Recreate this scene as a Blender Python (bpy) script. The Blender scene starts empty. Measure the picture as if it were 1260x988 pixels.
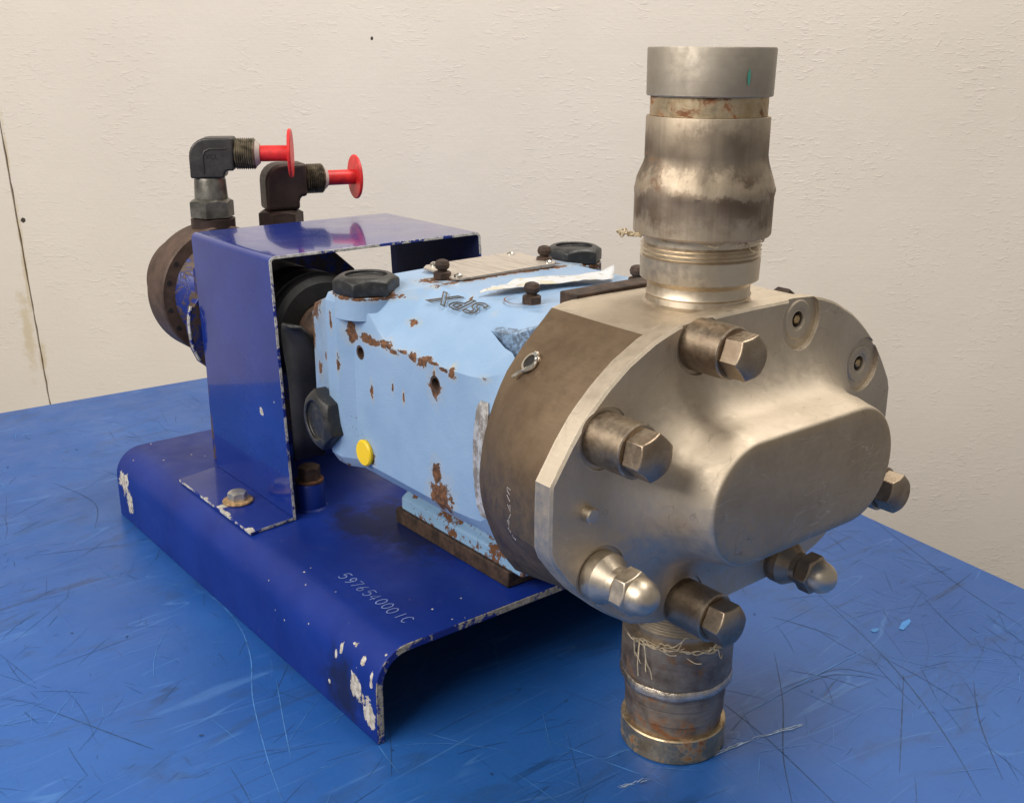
import bpy, bmesh, math, random
from mathutils import Vector, Matrix
random.seed(7)
scene = bpy.context.scene
COL = scene.collection

# ------------------------------------------------------------------ camera
cam_data = bpy.data.cameras.new('camera')
cam = bpy.data.objects.new('camera', cam_data); COL.objects.link(cam)
cam_data.sensor_width = 36.0
cam_data.lens = 36.0 * 1324.06 / 1260.0
cam_data.clip_start = 0.01; cam_data.clip_end = 100
cam.matrix_world = Matrix(((0.780411, 0.189249, -0.595939, -0.350581),
                           (-0.625248, 0.243570, -0.741444, -0.593237),
                           (0.004835, 0.951241, 0.308412, 0.490328),
                           (0, 0, 0, 1)))
scene.camera = cam

# ------------------------------------------------------------------ light
world = bpy.data.worlds.new('World'); scene.world = world; world.use_nodes = True
bg = world.node_tree.nodes['Background']
bg.inputs['Color'].default_value = (1.0, 0.95, 0.89, 1); bg.inputs['Strength'].default_value = 0.28

def area(name, loc, aim, sx, sy, power, color):
    d = bpy.data.lights.new(name, 'AREA'); d.shape = 'RECTANGLE'; d.size = sx; d.size_y = sy
    d.energy = power; d.color = color
    o = bpy.data.objects.new(name, d); COL.objects.link(o)
    o.location = loc
    o.rotation_euler = (Vector(aim) - Vector(loc)).to_track_quat('-Z', 'Y').to_euler()
    return o
area('ceiling_lamp', (-1.60, 0.10, 1.50), (0.1, 0.3, 0.15), 1.8, 1.0, 53, (1.0, 0.95, 0.885))
area('ceiling_lamp', (0.85, -0.05, 2.2), (0.65, 0.25, 0), 1.8, 0.6, 38, (1.0, 0.945, 0.87))

vs = scene.view_settings
vs.view_transform = 'Standard'; vs.look = 'None'; vs.gamma = 1; vs.use_curve_mapping = False
vs.exposure = 0.0

# ------------------------------------------------------------------ node helpers
class NT:
    """tiny wrapper to write procedural materials"""
    def __init__(self, name):
        self.m = bpy.data.materials.new(name); self.m.use_nodes = True
        self.t = self.m.node_tree; self.N = self.t.nodes; self.L = self.t.links
        self.b = self.N['Principled BSDF']
        self.co = self.N.new('ShaderNodeTexCoord').outputs['Object']
    def lk(self, a, b):
        if hasattr(a, 'is_linked') or isinstance(a, bpy.types.NodeSocket): self.L.new(a, b)
        else: b.default_value = a
    def noise(self, scale, detail=4, rough=0.55, dist=0.0, vec=None, dims='3D'):
        n = self.N.new('ShaderNodeTexNoise'); n.noise_dimensions = dims
        n.inputs['Scale'].default_value = scale; n.inputs['Detail'].default_value = detail
        n.inputs['Roughness'].default_value = rough; n.inputs['Distortion'].default_value = dist
        self.L.new(vec if vec else self.co, n.inputs['Vector']); return n.outputs['Fac']
    def mapped(self, scale=(1, 1, 1), rot=(0, 0, 0), loc=(0, 0, 0)):
        n = self.N.new('ShaderNodeMapping'); n.inputs['Scale'].default_value = scale
        n.inputs['Rotation'].default_value = rot; n.inputs['Location'].default_value = loc
        self.L.new(self.co, n.inputs['Vector']); return n.outputs['Vector']
    def voro(self, scale, vec=None, feature='F1', out='Distance'):
        n = self.N.new('ShaderNodeTexVoronoi'); n.feature = feature
        n.inputs['Scale'].default_value = scale
        self.L.new(vec if vec else self.co, n.inputs['Vector']); return n.outputs[out]
    def math(self, op, a, b=0.0, c=0.0, clamp=False):
        n = self.N.new('ShaderNodeMath'); n.operation = op; n.use_clamp = clamp
        self.lk(a, n.inputs[0]); self.lk(b, n.inputs[1]); self.lk(c, n.inputs[2]); return n.outputs[0]
    def ramp(self, f, lo, hi):
        n = self.N.new('ShaderNodeMapRange'); n.interpolation_type = 'SMOOTHSTEP'
        self.L.new(f, n.inputs['Value']); n.inputs['From Min'].default_value = lo; n.inputs['From Max'].default_value = hi
        return n.outputs['Result']
    def rng(self, f, lo, hi, a, b):
        n = self.N.new('ShaderNodeMapRange'); self.L.new(f, n.inputs['Value'])
        for k, v in (('From Min', lo), ('From Max', hi), ('To Min', a), ('To Max', b)): n.inputs[k].default_value = v
        return n.outputs['Result']
    def mix(self, f, a, b):
        n = self.N.new('ShaderNodeMix'); n.data_type = 'RGBA'
        self.lk(f, n.inputs['Factor'])
        for v, i in ((a, 6), (b, 7)):
            if isinstance(v, tuple): v = v + (1,) if len(v) == 3 else v
            self.lk(v, n.inputs[i])
        return n.outputs[2]
    def fmix(self, f, a, b):
        n = self.N.new('ShaderNodeMix'); n.data_type = 'FLOAT'
        self.lk(f, n.inputs['Factor']); self.lk(a, n.inputs[2]); self.lk(b, n.inputs[3]); return n.outputs[0]
    def sep(self):
        n = self.N.new('ShaderNodeSeparateXYZ'); self.L.new(self.co, n.inputs[0]); return n.outputs
    def spots(self, lst, wob=0.7, scale=120):
        """soft-edged marks: list of (x,y,z, rx,ry,rz); value < 1 inside"""
        d = None
        for (x, y, z, rx, ry, rz) in lst:
            s = self.N.new('ShaderNodeVectorMath'); s.operation = 'SUBTRACT'; self.L.new(self.co, s.inputs[0]); s.inputs[1].default_value = (x, y, z)
            m = self.N.new('ShaderNodeVectorMath'); m.operation = 'DIVIDE'; self.L.new(s.outputs[0], m.inputs[0]); m.inputs[1].default_value = (rx, ry, rz)
            l = self.N.new('ShaderNodeVectorMath'); l.operation = 'LENGTH'; self.L.new(m.outputs[0], l.inputs[0])
            d = l.outputs['Value'] if d is None else self.math('MINIMUM', d, l.outputs['Value'])
        w = self.math('MULTIPLY', self.math('SUBTRACT', self.noise(scale, 5, 0.65), 0.5), wob * 4)
        return self.math('ADD', d, w)
    def bump(self, h, strength=0.3, dist=0.001, normal=None):
        n = self.N.new('ShaderNodeBump'); n.inputs['Strength'].default_value = strength; n.inputs['Distance'].default_value = dist
        self.L.new(h, n.inputs['Height'])
        if normal: self.L.new(normal, n.inputs['Normal'])
        return n.outputs['Normal']
    def out(self, color=None, rough=None, metal=None, normal=None, coat=None, spec=None, coat_rough=None):
        for v, k in ((color, 'Base Color'), (rough, 'Roughness'), (metal, 'Metallic'), (normal, 'Normal'),
                     (coat, 'Coat Weight'), (spec, 'Specular IOR Level'), (coat_rough, 'Coat Roughness')):
            if v is None: continue
            if isinstance(v, tuple) and len(v) == 3: v = v + (1,)
            self.lk(v, self.b.inputs[k])
        return self.m

M = {}
def steel(name, col, dark, rough, rust=0.0, scale=30, streak=None, bumps=0.12, metal=1.0, edge=0.0, scr=0.0):
    t = NT(name)
    n1 = t.noise(scale, 6, 0.6); n2 = t.noise(scale * 7, 4, 0.6)
    st = t.noise(1.0, 4, 0.6, vec=t.mapped(streak or (90, 90, 900)))
    c = t.mix(t.ramp(n1, 0.35, 0.72), col, dark)
    c = t.mix(t.math('MULTIPLY', t.ramp(st, 0.35, 0.75), 0.3), c, dark)
    met = metal
    r = t.rng(n2, 0.3, 0.7, rough - 0.07, rough + 0.12)
    if rust > 0:
        rn = t.noise(scale * 1.3, 8, 0.7, 0.6, vec=t.mapped(loc=(3, 5, 1)))
        k = t.ramp(rn, 0.66 - rust * 0.3, 0.8 - rust * 0.3)
        rc = t.mix(t.noise(220, 4), (0.10, 0.035, 0.012), (0.32, 0.13, 0.045))
        c = t.mix(k, c, rc); r = t.fmix(k, r, 0.85); met = t.fmix(k, metal, 0.0)
    if edge > 0:   # handled corners are rubbed bright
        bv_ = t.N.new('ShaderNodeBevel'); bv_.samples = 4; bv_.inputs['Radius'].default_value = edge
        gm = t.N.new('ShaderNodeNewGeometry'); dp = t.N.new('ShaderNodeVectorMath'); dp.operation = 'DOT_PRODUCT'
        t.L.new(bv_.outputs[0], dp.inputs[0]); t.L.new(gm.outputs['Normal'], dp.inputs[1])
        ek = t.math('MULTIPLY', t.ramp(dp.outputs['Value'], 0.985, 0.90), t.ramp(t.noise(130, 4, .7), .35, .6))
        c = t.mix(t.math('MULTIPLY', ek, .8), c, (0.80, 0.72, 0.60))
    if scr > 0:    # hairline handling scratches
        for q in range(3):
            nn_ = t.noise(1, 2, .5, vec=t.mapped((14 + 6 * q, 60, 90 - 20 * q), rot=(.3, .9 * q + .4, .2), loc=(q * 2.3, 1, q)))
            ln_ = t.math('MULTIPLY', t.ramp(t.math('ABSOLUTE', t.math('SUBTRACT', nn_, .5)), .006, .001), t.ramp(t.noise(30, 2, .5, vec=t.mapped(loc=(q * 5, 2, 8))), .52, .62))
            c = t.mix(t.math('MULTIPLY', ln_, scr), c, (0.78, 0.70, 0.58) if q < 2 else (0.20, 0.15, 0.10))
    h = t.math('ADD', t.math('MULTIPLY', st, 0.5), t.math('MULTIPLY', n2, 0.7))
    return t.out(c, r, met, t.bump(h, bumps, 0.0006))

M['steel'] = steel('machined stainless', (0.60, 0.52, 0.415), (0.51, 0.435, 0.335), 0.56, scale=20, streak=(900, 60, 60), bumps=0.09, edge=.0016, scr=.35)
M['steel_boss'] = steel('milled boss face', (0.50, 0.405, 0.29), (0.42, 0.33, 0.23), 0.46, scale=26, streak=(60, 60, 700), bumps=0.06, edge=.0016, scr=.45)
M['steel_case'] = steel('heat browned stainless', (0.27, 0.198, 0.130), (0.20, 0.138, 0.088), 0.55, scale=16, bumps=0.2)
M['steel_bright'] = steel('bright turned steel', (0.66, 0.575, 0.455), (0.55, 0.465, 0.36), 0.42, streak=(60, 60, 900), bumps=0.05)
M['steel_bolt'] = steel('browned bolt steel', (0.42, 0.34, 0.25), (0.27, 0.20, 0.14), 0.40, scale=45, rust=0.06, edge=.0011)
t = NT('scorched coupling steel')
sx_, sy_, sz_ = t.sep()
zz = t.math('ADD', sz_, t.math('MULTIPLY', t.math('SUBTRACT', t.math('ADD', t.math('MULTIPLY', t.noise(30, 6, .7), .85), t.math('MULTIPLY', t.noise(1, 5, .7, vec=t.mapped((170, 170, 20))), .15)), .5), .060))
bm_ = t.ramp(t.noise(17, 3, .5, vec=t.mapped(loc=(2, 2, 5))), .34, .58)
n1 = t.noise(30, 6, .6); st = t.noise(1, 4, .6, vec=t.mapped((330, 330, 12)))
c = t.mix(t.ramp(n1, .3, .7), (0.54, 0.455, 0.35), (0.40, 0.33, 0.245))
c = t.mix(t.math('MULTIPLY', t.ramp(st, .42, .75), .28), c, (0.25, 0.19, 0.135))
band = lambda a, b, e, f: t.math('MULTIPLY', t.ramp(zz, a, b), t.ramp(zz, f, e))
c = t.mix(t.math('MULTIPLY', band(.414, .422, .438, .452), t.fmix(bm_, .30, .85)), c, (0.085, 0.056, 0.038))
c = t.mix(t.math('MULTIPLY', band(.384, .396, .405, .410), t.fmix(bm_, .20, .75)), c, (0.105, 0.060, 0.036))
weldk = t.math('MULTIPLY', t.ramp(zz, .409, .412), t.ramp(zz, .421, .416))
c = t.mix(t.math('MULTIPLY', weldk, .35), c, (0.44, 0.36, 0.26))
rk = t.math('MULTIPLY', t.ramp(t.noise(40, 8, .7, .5, vec=t.mapped(loc=(3, 5, 1))), .56,.68),.8)
c=t.mix(rk, c, (0.20, 0.105, 0.05))
hh = t.math('ADD', t.math('MULTIPLY', st, .5), t.math('MULTIPLY', t.noise(170, 5), .8))
M['steel_weld'] = t.out(c, t.rng(n1, .3, .7, .56, .72), t.fmix(rk, 1.0, .2), t.bump(hh, .22, .0008))
M['steel_ring'] = steel('grooved ring steel', (0.46, 0.415, 0.35), (0.36, 0.315, 0.255), 0.64, scale=18, streak=(20, 20, 400), rust=0.04, edge=.0012)
M['steel_rust'] = steel('stained groove steel', (0.60, 0.50, 0.34), (0.40, 0.28, 0.15), 0.45, scale=55, rust=0.48)
M['steel_low'] = steel('dirty lower pipe steel', (0.36, 0.30, 0.23), (0.12, 0.08, 0.052), 0.45, scale=38, streak=(40, 40, 420), rust=0.45, metal=0.6)
M['weld'] = steel('weld bead', (0.70, 0.63, 0.54), (0.36, 0.30, 0.23), 0.35, scale=90, rust=0.12, bumps=0.7)

def plain(name, col, rough, metal=0.0, var=0.25, scale=40, bump=0.15, coat=0.0):
    t = NT(name)
    n = t.noise(scale, 5, 0.6); n2 = t.noise(scale * 9, 3, 0.6)
    dk = tuple(c * (1 - var) for c in col); lt = tuple(min(1, c * (1 + var)) for c in col)
    return t.out(t.mix(t.ramp(n, 0.3, 0.7), dk, lt), t.rng(n2, 0.3, 0.7, max(0.05, rough - 0.08), rough + 0.1), metal,
                 t.bump(n2, bump, 0.0005), coat=coat)
t = NT('dusty black plastic')
k = t.ramp(t.noise(90, 6, .7), .45, .75)
M['black'] = t.out(t.mix(t.math('MULTIPLY', k, .6), (0.018, 0.018, 0.018), (0.085, 0.080, 0.072)), t.rng(k, 0, 1, .40, .75), 0.0, t.bump(t.noise(380, 4, .7), .4, .0006))
M['rubber'] = plain('black rubber', (0.014, 0.013, 0.013), 0.55, var=0.4)
M['red'] = plain('red plastic', (0.68, 0.024, 0.024), 0.42, var=0.2, scale=120, bump=0.25)
M['yellow'] = plain('yellow plastic', (0.86, 0.58, 0.012), 0.4, var=0.06)
M['rust'] = plain('rusted iron', (0.15, 0.062, 0.028), 0.8, var=0.6, scale=120, bump=0.6)
M['rust_dark'] = plain('dark rusted iron', (0.048, 0.027, 0.017), 0.75, var=0.6, scale=90, bump=0.6)
M['motor'] = plain('brown motor iron', (0.10, 0.062, 0.045), 0.55, metal=0.3, var=0.3, scale=50, bump=0.3)
M['fit_grey'] = plain('phosphated grey fitting', (0.062, 0.058, 0.056), 0.45, metal=0.6, var=0.3, bump=0.25)
M['fit_steel'] = plain('zinc grey nut', (0.20, 0.19, 0.165), 0.4, metal=0.8, var=0.4, scale=70, bump=0.25)
M['fit_thread'] = plain('grimy thread', (0.16, 0.135, 0.095), 0.5, metal=0.6, var=0.6, scale=160, bump=0.4)
M['fit_brown'] = plain('dark brown fitting', (0.05, 0.031, 0.026), 0.5, metal=0.4, var=0.3, bump=0.25)
M['seal_white'] = plain('white seal', (0.55, 0.50, 0.44), 0.6)
M['zinc'] = plain('zinc bolt', (0.55, 0.52, 0.45), 0.42, metal=0.8, var=0.25, scale=150)
M['washer_rust'] = plain('rusty washer', (0.42, 0.27, 0.13), 0.7, metal=0.2, var=0.5, scale=200, bump=0.5)
M['dark_hole'] = plain('dark bore', (0.012, 0.010, 0.009), 0.7)
M['brass'] = plain('brass screw', (0.42, 0.31, 0.17), 0.35, metal=1.0, var=0.4, scale=200)
M['twine'] = plain('hemp sealing fibre', (0.62, 0.51, 0.34), 0.85, var=0.25, scale=300)
M['chrome'] = plain('polished wire', (0.72, 0.68, 0.6), 0.16, metal=1.0, var=0.1, scale=200)
t = NT('worn blue over brown iron')
k = t.ramp(t.noise(55, 7, .72, .8), .47, .53)
M['worn'] = t.out(t.mix(k, (0.014, 0.03, 0.20), t.mix(t.noise(90, 4), (0.05, 0.03, 0.022), (0.13, 0.085, 0.06))), t.fmix(k, .35, .6), 0.0, t.bump(k, .4, .0008))
t = NT('mottled slot steel')
k = t.ramp(t.noise(130, 7, .7), .42, .6)
M['strip'] = t.out(t.mix(k, (0.72, 0.70, 0.66), (0.30, 0.26, 0.22)), t.fmix(k, .25, .5), .45, t.bump(k, .2, .0006))
M['logo'] = plain('grimy cast letter edge', (0.10, 0.085, 0.065), 0.7, var=0.4)
M['stamp'] = plain('scribed bare metal', (0.24, 0.31, 0.58), 0.5, var=0.3)
M['scribe'] = plain('scribed steel', (0.62, 0.56, 0.48), 0.4, metal=0.5)
t = NT('torn label paper')
k = t.ramp(t.noise(60, 5, .65), .52, .60); k2 = t.ramp(t.noise(95, 6, .7, vec=t.mapped(loc=(4, 2, 2))), .60, .66)
c = t.mix(t.math('MULTIPLY', k, .55), (0.56, 0.57, 0.58), (0.50, 0.43, 0.22))
c = t.mix(t.math('MULTIPLY', k2, .7), c, (0.14, 0.12, 0.10))
M['paper'] = t.out(c, .7, 0.0, t.bump(t.noise(200, 4), .2, .0005))
M['plate'] = None

# dark blue enamel ---------------------------------------------------------
def enamel(name, spots, wear, rough, grime=None):
    t = NT(name)
    base = t.mix(t.ramp(t.noise(14, 4), 0.3, 0.7), (0.005, 0.022, 0.185), (0.008, 0.031, 0.235))
    sp = t.noise(900, 2, 0.5); dust = t.math('MULTIPLY', t.ramp(t.noise(60, 6, 0.7), 0.55, 0.8), 0.14)
    c = t.mix(dust, base, (0.11, 0.12, 0.22))
    # small flecks where the paint has been nicked
    v = t.math('ADD', t.voro(75), t.math('MULTIPLY', t.math('SUBTRACT', t.noise(420, 3, .6), .5), .16)); fl = t.math('MULTIPLY', t.ramp(v, 0.085, 0.06), t.ramp(t.noise(9, 3, vec=t.mapped(loc=(2, 7, 3))), 0.56, 0.62))
    r = t.rng(t.noise(40, 5), 0.3, 0.7, rough, rough + 0.14)
    k = fl
    if spots:
        d = t.spots(spots, 0.75, 110); k = t.math('MAXIMUM', k, t.ramp(d, 1.0, 0.9))
    chip = t.mix(t.ramp(t.noise(190, 6, 0.7), 0.35, 0.62), (0.68, 0.64, 0.56), (0.36, 0.32, 0.25))
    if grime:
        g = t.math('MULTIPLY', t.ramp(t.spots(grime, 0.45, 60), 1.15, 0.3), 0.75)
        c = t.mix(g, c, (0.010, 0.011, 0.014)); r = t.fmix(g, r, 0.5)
    c = t.mix(k, c, chip); r = t.fmix(k, r, 0.7)
    h = t.math('SUBTRACT', t.math('MULTIPLY', t.noise(260, 3), 0.25), t.math('MULTIPLY', k, 0.8))
    return t.out(c, r, 0.0, t.bump(h, 0.25, 0.0006), coat=wear, coat_rough=0.06, spec=0.32)
base_spots = [(0, .030, .036, .012, .007, .011), (0, .012, .022, .012, .008, .013), (0, .038, .066, .01, .004, .003), (0, .052, .058, .01, .002, .005),
              (0, .022, .060, .01, .003, .004), (0, .058, .050, .01, .002, .004), (0, .007, .052, .01, .002, .006), (0, .070, .02, .01, .002, .003),
              (0, .515, .045, .012, .013, .011), (0, .502, .026, .012, .008, .012)]
M['base'] = enamel('dark blue base enamel', base_spots, 0.0, 0.34,
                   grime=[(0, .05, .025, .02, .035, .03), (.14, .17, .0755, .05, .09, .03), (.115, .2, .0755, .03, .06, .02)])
M['guard'] = enamel('dark blue guard enamel', [(.0655, .30, .17, .004, .003, .004)], 0.8, 0.16)
M['bracket'] = enamel('dark blue bracket enamel', None, 0.1, 0.4)
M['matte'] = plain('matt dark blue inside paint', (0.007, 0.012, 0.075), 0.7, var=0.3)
def chipped_edge(name, amount, bare, sc_=46):
    t = NT(name)
    n = t.noise(sc_, 7, 0.72)
    k = t.ramp(n, 0.60 - amount, 0.63 - amount)
    bc = t.mix(t.ramp(t.noise(240, 5, 0.7), 0.35, 0.65), bare, tuple(c * 0.45 for c in bare))
    return t.out(t.mix(k, (0.012, 0.026, 0.22), bc), t.fmix(k, 0.35, 0.75), 0.0, t.bump(k, 0.4, 0.0006))
M['edge'] = chipped_edge('chipped guard edge', 0.16, (0.66, 0.63, 0.57))
M['edge_base'] = chipped_edge('chipped base edge', 0.14, (0.58, 0.51, 0.38), 24)

# light blue gearbox paint ---------------------------------------------------
XC, YC, ZC, YP = 0.1822, -0.1726, 0.2359, -0.1256
A1, B1, A2, B2 = 0.0501, 0.0871, 0.1265, 0.0435
t = NT('light blue casting paint')
c = t.mix(t.ramp(t.noise(25, 5), 0.3, 0.7), (0.232, 0.358, 0.535), (0.272, 0.400, 0.58))
yel = t.ramp(t.noise(38, 6, 0.7, vec=t.mapped(loc=(5, 1, 2))), 0.66, 0.78)
c = t.mix(t.math('MULTIPLY', yel, 0.5), c, (0.50, 0.50, 0.30))
SX = .060
rl = [(SX - .001, .1145, .283, .009, .006, .007), (SX, .092, .283, .009, .008, .0035), (SX, .098, .2825, .009, .006, .0035), (SX, .082, .282, .009, .007, .0025),
      (SX, .066, .2825, .009, .006, .002), (SX, .045, .283, .009, .006, .0016), (SX, .015, .284, .009, .006, .0016), (SX, -.016, .281, .009, .004, .004),
      (SX, -.001, .184, .012, .012, .013), (SX, .004, .200, .012, .006, .009), (SX, .0043, .267, .010, .0068, .009),
      (SX, .093, .186, .012, .004, .005), (SX, .108, .178, .012, .006, .005), (SX + .01, .13, .172, .012, .010, .006), (SX+.004, .150, .172, .012, .007, .008),
      (SX, .127, .258, .01, .002, .008), (SX, .09, .242, .01, .002, .006), (SX, .045, .248, .01, .0015, .004), (SX, .06, .252, .01, .0016, .004),
      (.062, .178, .292, .012, .012, .008), (.064, .189, .268, .012, .005, .016), (.061, .173, .240, .012, .005, .006), (.056, .156, .256, .01, .002, .003), (.056, .146, .200, .01, .010, .004), (.053, .135, .290, .008, .002, .006), (.0735, .1163, .3135, .0285, .0285, .0025),
      (.045, -.062, .268, .006, .006, .006), (.0746, .1163, .3125, .031, .031, .0016), (.2898, .1163, .3125, .034, .034, .006),
      (.128, .0945, .3215, .018, .013, .004), (.185, .075, .3215, .075, .006, .003), (.235, .0925, .3215, .016, .010, .004),
      (.08, .06, .300, .003, .006, .004), (.105, -.008, .312, .003, .003, .003), (.11, .028, .318, .002, .002, .002), (.075, -.045, .285, .003, .006, .002), (.06, -.05, .285, .004, .005, .003),
      (.228, -.062, .330, .07, .006, .006)]
rl += [(SX, .082 - .0125 * i, .2815 + .0015 * math.sin(i * 2.3), .009, .0062, .0022 + .0014 * math.sin(i * 1.7)) for i in range(8)]
d = t.spots(rl, 0.80, 170)
k = t.ramp(d, 1.0, 0.92)
halo = t.math('MULTIPLY', t.ramp(d, 2.1, 1.0), 0.75)
run = t.ramp(t.noise(1, 5, 0.65, vec=t.mapped((160, 160, 16))), 0.58, 0.72)
c = t.mix(t.math('MULTIPLY', halo, t.fmix(run, 0.25, 1.0)), c, (0.50, 0.40, 0.18))
fine = t.math('MULTIPLY', t.ramp(t.voro(260), 0.16, 0.10), t.ramp(t.noise(22, 4, vec=t.mapped(loc=(1, 1, 9))), 0.60, 0.66))
c = t.mix(fine, c, (0.13, 0.10, 0.08))
pk = t.math('MULTIPLY', t.ramp(t.spots([(.0940, -.052, .302, .0045, .034, .026)], 0.05, 60), 1.05, .85), t.ramp(t.noise(330, 5, .75), .40, .56))  # pocket wall: grime specks, with the recess's shade put into the colour
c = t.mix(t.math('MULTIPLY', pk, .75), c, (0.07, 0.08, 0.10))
rc = t.mix(t.ramp(t.noise(260, 6, 0.7), 0.35, 0.65), (0.055, 0.026, 0.014), (0.19, 0.082, 0.034))
c = t.mix(k, c, rc)
h = t.math('SUBTRACT', t.math('ADD', t.math('MULTIPLY', t.noise(90, 5), 0.6), t.math('MULTIPLY', t.noise(420, 3), 0.35)), t.math('MULTIPLY', k, 1.1))
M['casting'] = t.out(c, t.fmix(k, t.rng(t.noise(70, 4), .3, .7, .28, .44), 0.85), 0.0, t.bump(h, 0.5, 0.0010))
t = NT('light blue foot paint')
k = t.ramp(t.noise(60, 7, 0.72), 0.515, 0.545)
c = t.mix(k, (0.29, 0.48, 0.68), t.mix(t.noise(240, 5, .7), (0.07, 0.028, 0.013), (0.26, 0.11, 0.04)))
M['foot'] = t.out(c, t.fmix(k, 0.4, 0.85), 0.0, t.bump(t.math('MULTIPLY', k, -1), 0.4, 0.001))

# nameplate with rows of tiny print (too fine to read in the photograph)
t = NT('engraved nameplate')
lines = t.ramp(t.noise(1, 2, .5, vec=t.mapped((420, 30, 1))), 0.52, 0.6)
M['plate'] = t.out(t.mix(t.math('MULTIPLY', lines, 0.35), (0.56, 0.50, 0.43), (0.20, 0.17, 0.14)), 0.45, 0.6, t.bump(t.noise(300), 0.1, .0003))

# table: scuffed blue plastic sheet
t = NT('scuffed blue bench top')
c = t.mix(t.ramp(t.noise(3.5, 5, .6), 0.3, 0.7), (0.010, 0.078, 0.305), (0.020, 0.108, 0.37))
sc1 = t.ramp(t.noise(1, 5, .65, .4, vec=t.mapped((16, 260, 1), rot=(0, 0, .5))), 0.62, 0.70)
sc2 = t.ramp(t.noise(1, 5, .65, .4, vec=t.mapped((230, 14, 1), rot=(0, 0, .2), loc=(3, 3, 0))), 0.62, 0.70)
pat = t.ramp(t.noise(5, 4, .6, vec=t.mapped(loc=(8, 1, 0))), 0.45, 0.7)
c = t.mix(t.math('MULTIPLY', t.math('MULTIPLY', sc1, pat), 0.35), c, (0.10, 0.26, 0.56))
c = t.mix(t.math('MULTIPLY', sc2, 0.4), c, (0.010, 0.042, 0.16))
c = t.mix(t.math('MULTIPLY', t.ramp(t.noise(11, 6, .7, vec=t.mapped(loc=(4, 9, 0))), 0.55, 0.8), 0.35), c, (0.035, 0.06, 0.11))
for q in range(7):
    n_ = t.noise(1, 1, .4, .0, vec=t.mapped((1.6 + .5 * (q % 3), 17 + 5 * (q % 4), 1), rot=(0, 0, q * .85 + .2), loc=(q * 3.7, q * 1.9, q)))
    ln = t.ramp(t.math('ABSOLUTE', t.math('SUBTRACT', n_, .5)), .0042, .0008)
    mk = t.ramp(t.noise(7 + q, 3, .55, vec=t.mapped(loc=(q * 2.1, 5, 3))), .50, .62)
    c = t.mix(t.math('MULTIPLY', t.math('MULTIPLY', ln, mk), .55 if q % 2 else .42), c, (0.010, 0.038, 0.115) if q % 2 else (0.075, 0.21, 0.50))
sm = t.ramp(t.noise(9, 5, .65, .8, vec=t.mapped((1, 2.2, 1), rot=(0, 0, .5), loc=(7, 7, 7))), .54, .68)
c = t.mix(t.math('MULTIPLY', sm, .38), c, (0.020, 0.055, 0.14))
fz = t.noise(240, 5, .75)
c = t.mix(t.math('MULTIPLY', t.ramp(fz, .55, .75), .28), c, (0.06, 0.15, 0.38))
c = t.mix(t.math('MULTIPLY', t.ramp(fz, .45, .28), .28), c, (0.010, 0.05, 0.20))
h = t.noise(300, 4)
M['table'] = t.out(c, t.rng(t.noise(18, 6, .65), .3, .7, .30, .50), 0.0, t.bump(h, 0.16, 0.0005))
M['table_edge'] = plain('worn bench edge', (0.05, 0.05, 0.06), 0.6, var=0.5)
M['scr_dark'] = plain('dark scratch', (0.015, 0.055, 0.155), 0.6, var=0.4, scale=90)
M['scr_light'] = plain('pale scratch', (0.055, 0.19, 0.48), 0.5, var=0.4, scale=60)
M['chalk'] = plain('white scuff', (0.32, 0.42, 0.58), 0.8, var=0.4, scale=200)
M['smear'] = plain('sky blue smear', (0.05, 0.24, 0.60), 0.5, var=0.2)

# wall: painted strand board
t = NT('cream painted strand board')
c = t.mix(t.ramp(t.noise(1.6, 5, .6), 0.3, 0.7), (0.735, 0.67, 0.59), (0.79, 0.725, 0.645))
h = None
for i, (rot, sc) in enumerate(((0.15, (52, 52, 170)), (0.85, (48, 48, 150)), (-0.6, (50, 50, 160)))):
    v = t.mapped(sc, rot=(0, rot, 0), loc=(i * 3.1, 1, i * 1.7))
    n = t.ramp(t.noise(1.0, 3, .55, .6, vec=v), 0.56, 0.66)
    msk = t.ramp(t.noise(5, 3, .6, vec=t.mapped(loc=(i * 7, 3, 2))), 0.50, 0.64)
    n = t.math('MULTIPLY', n, msk)
    h = n if h is None else t.math('ADD', h, n)
line = t.noise(1, 2, .4, vec=t.mapped((4, 4, 420)))
h2 = t.math('ADD', t.math('MULTIPLY', h, 1.0), t.math('ADD', t.math('MULTIPLY', line, 0.28), t.math('MULTIPLY', t.math('ADD', t.noise(95, 5, .72), t.math('MULTIPLY', t.noise(14, 2, .5), 1.6)), 1.1)))
dirt = t.math('MULTIPLY', t.ramp(t.noise(26, 7, .75, vec=t.mapped(loc=(1, 4, 4))), 0.62, 0.78), 0.22)
c = t.mix(dirt, c, (0.36, 0.31, 0.26))
WT = Vector((math.cos(math.radians(42)), -math.sin(math.radians(42)), 0))
stain = t.spots([(-.918, 0, -.03, .016, .1, .10), (-.895, 0, -.09, .010, .1, .05), (-.907, 0, .10, .006, .1, .16), (-.912, 0, .30, .004, .1, .10)], 0.6, 40)
c = t.mix(t.math('MULTIPLY', t.ramp(stain, 1.1, .2), 0.45), c, (0.50, 0.38, 0.16))
dark = t.spots([(-.8975, 0, .1855, .0055, .1, .005), (-.224, 0, .512, .0025, .1, .0035)], 0.25, 200)
c = t.mix(t.ramp(dark, 1.05, .8), c, (0.05, 0.035, 0.025))
M['wall'] = t.out(c, 0.75, 0.0, t.bump(h2, 0.42, 0.0012))
M['seam'] = plain('dirty board edge', (0.16, 0.12, 0.08), 0.8, var=0.6, scale=30)

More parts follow.
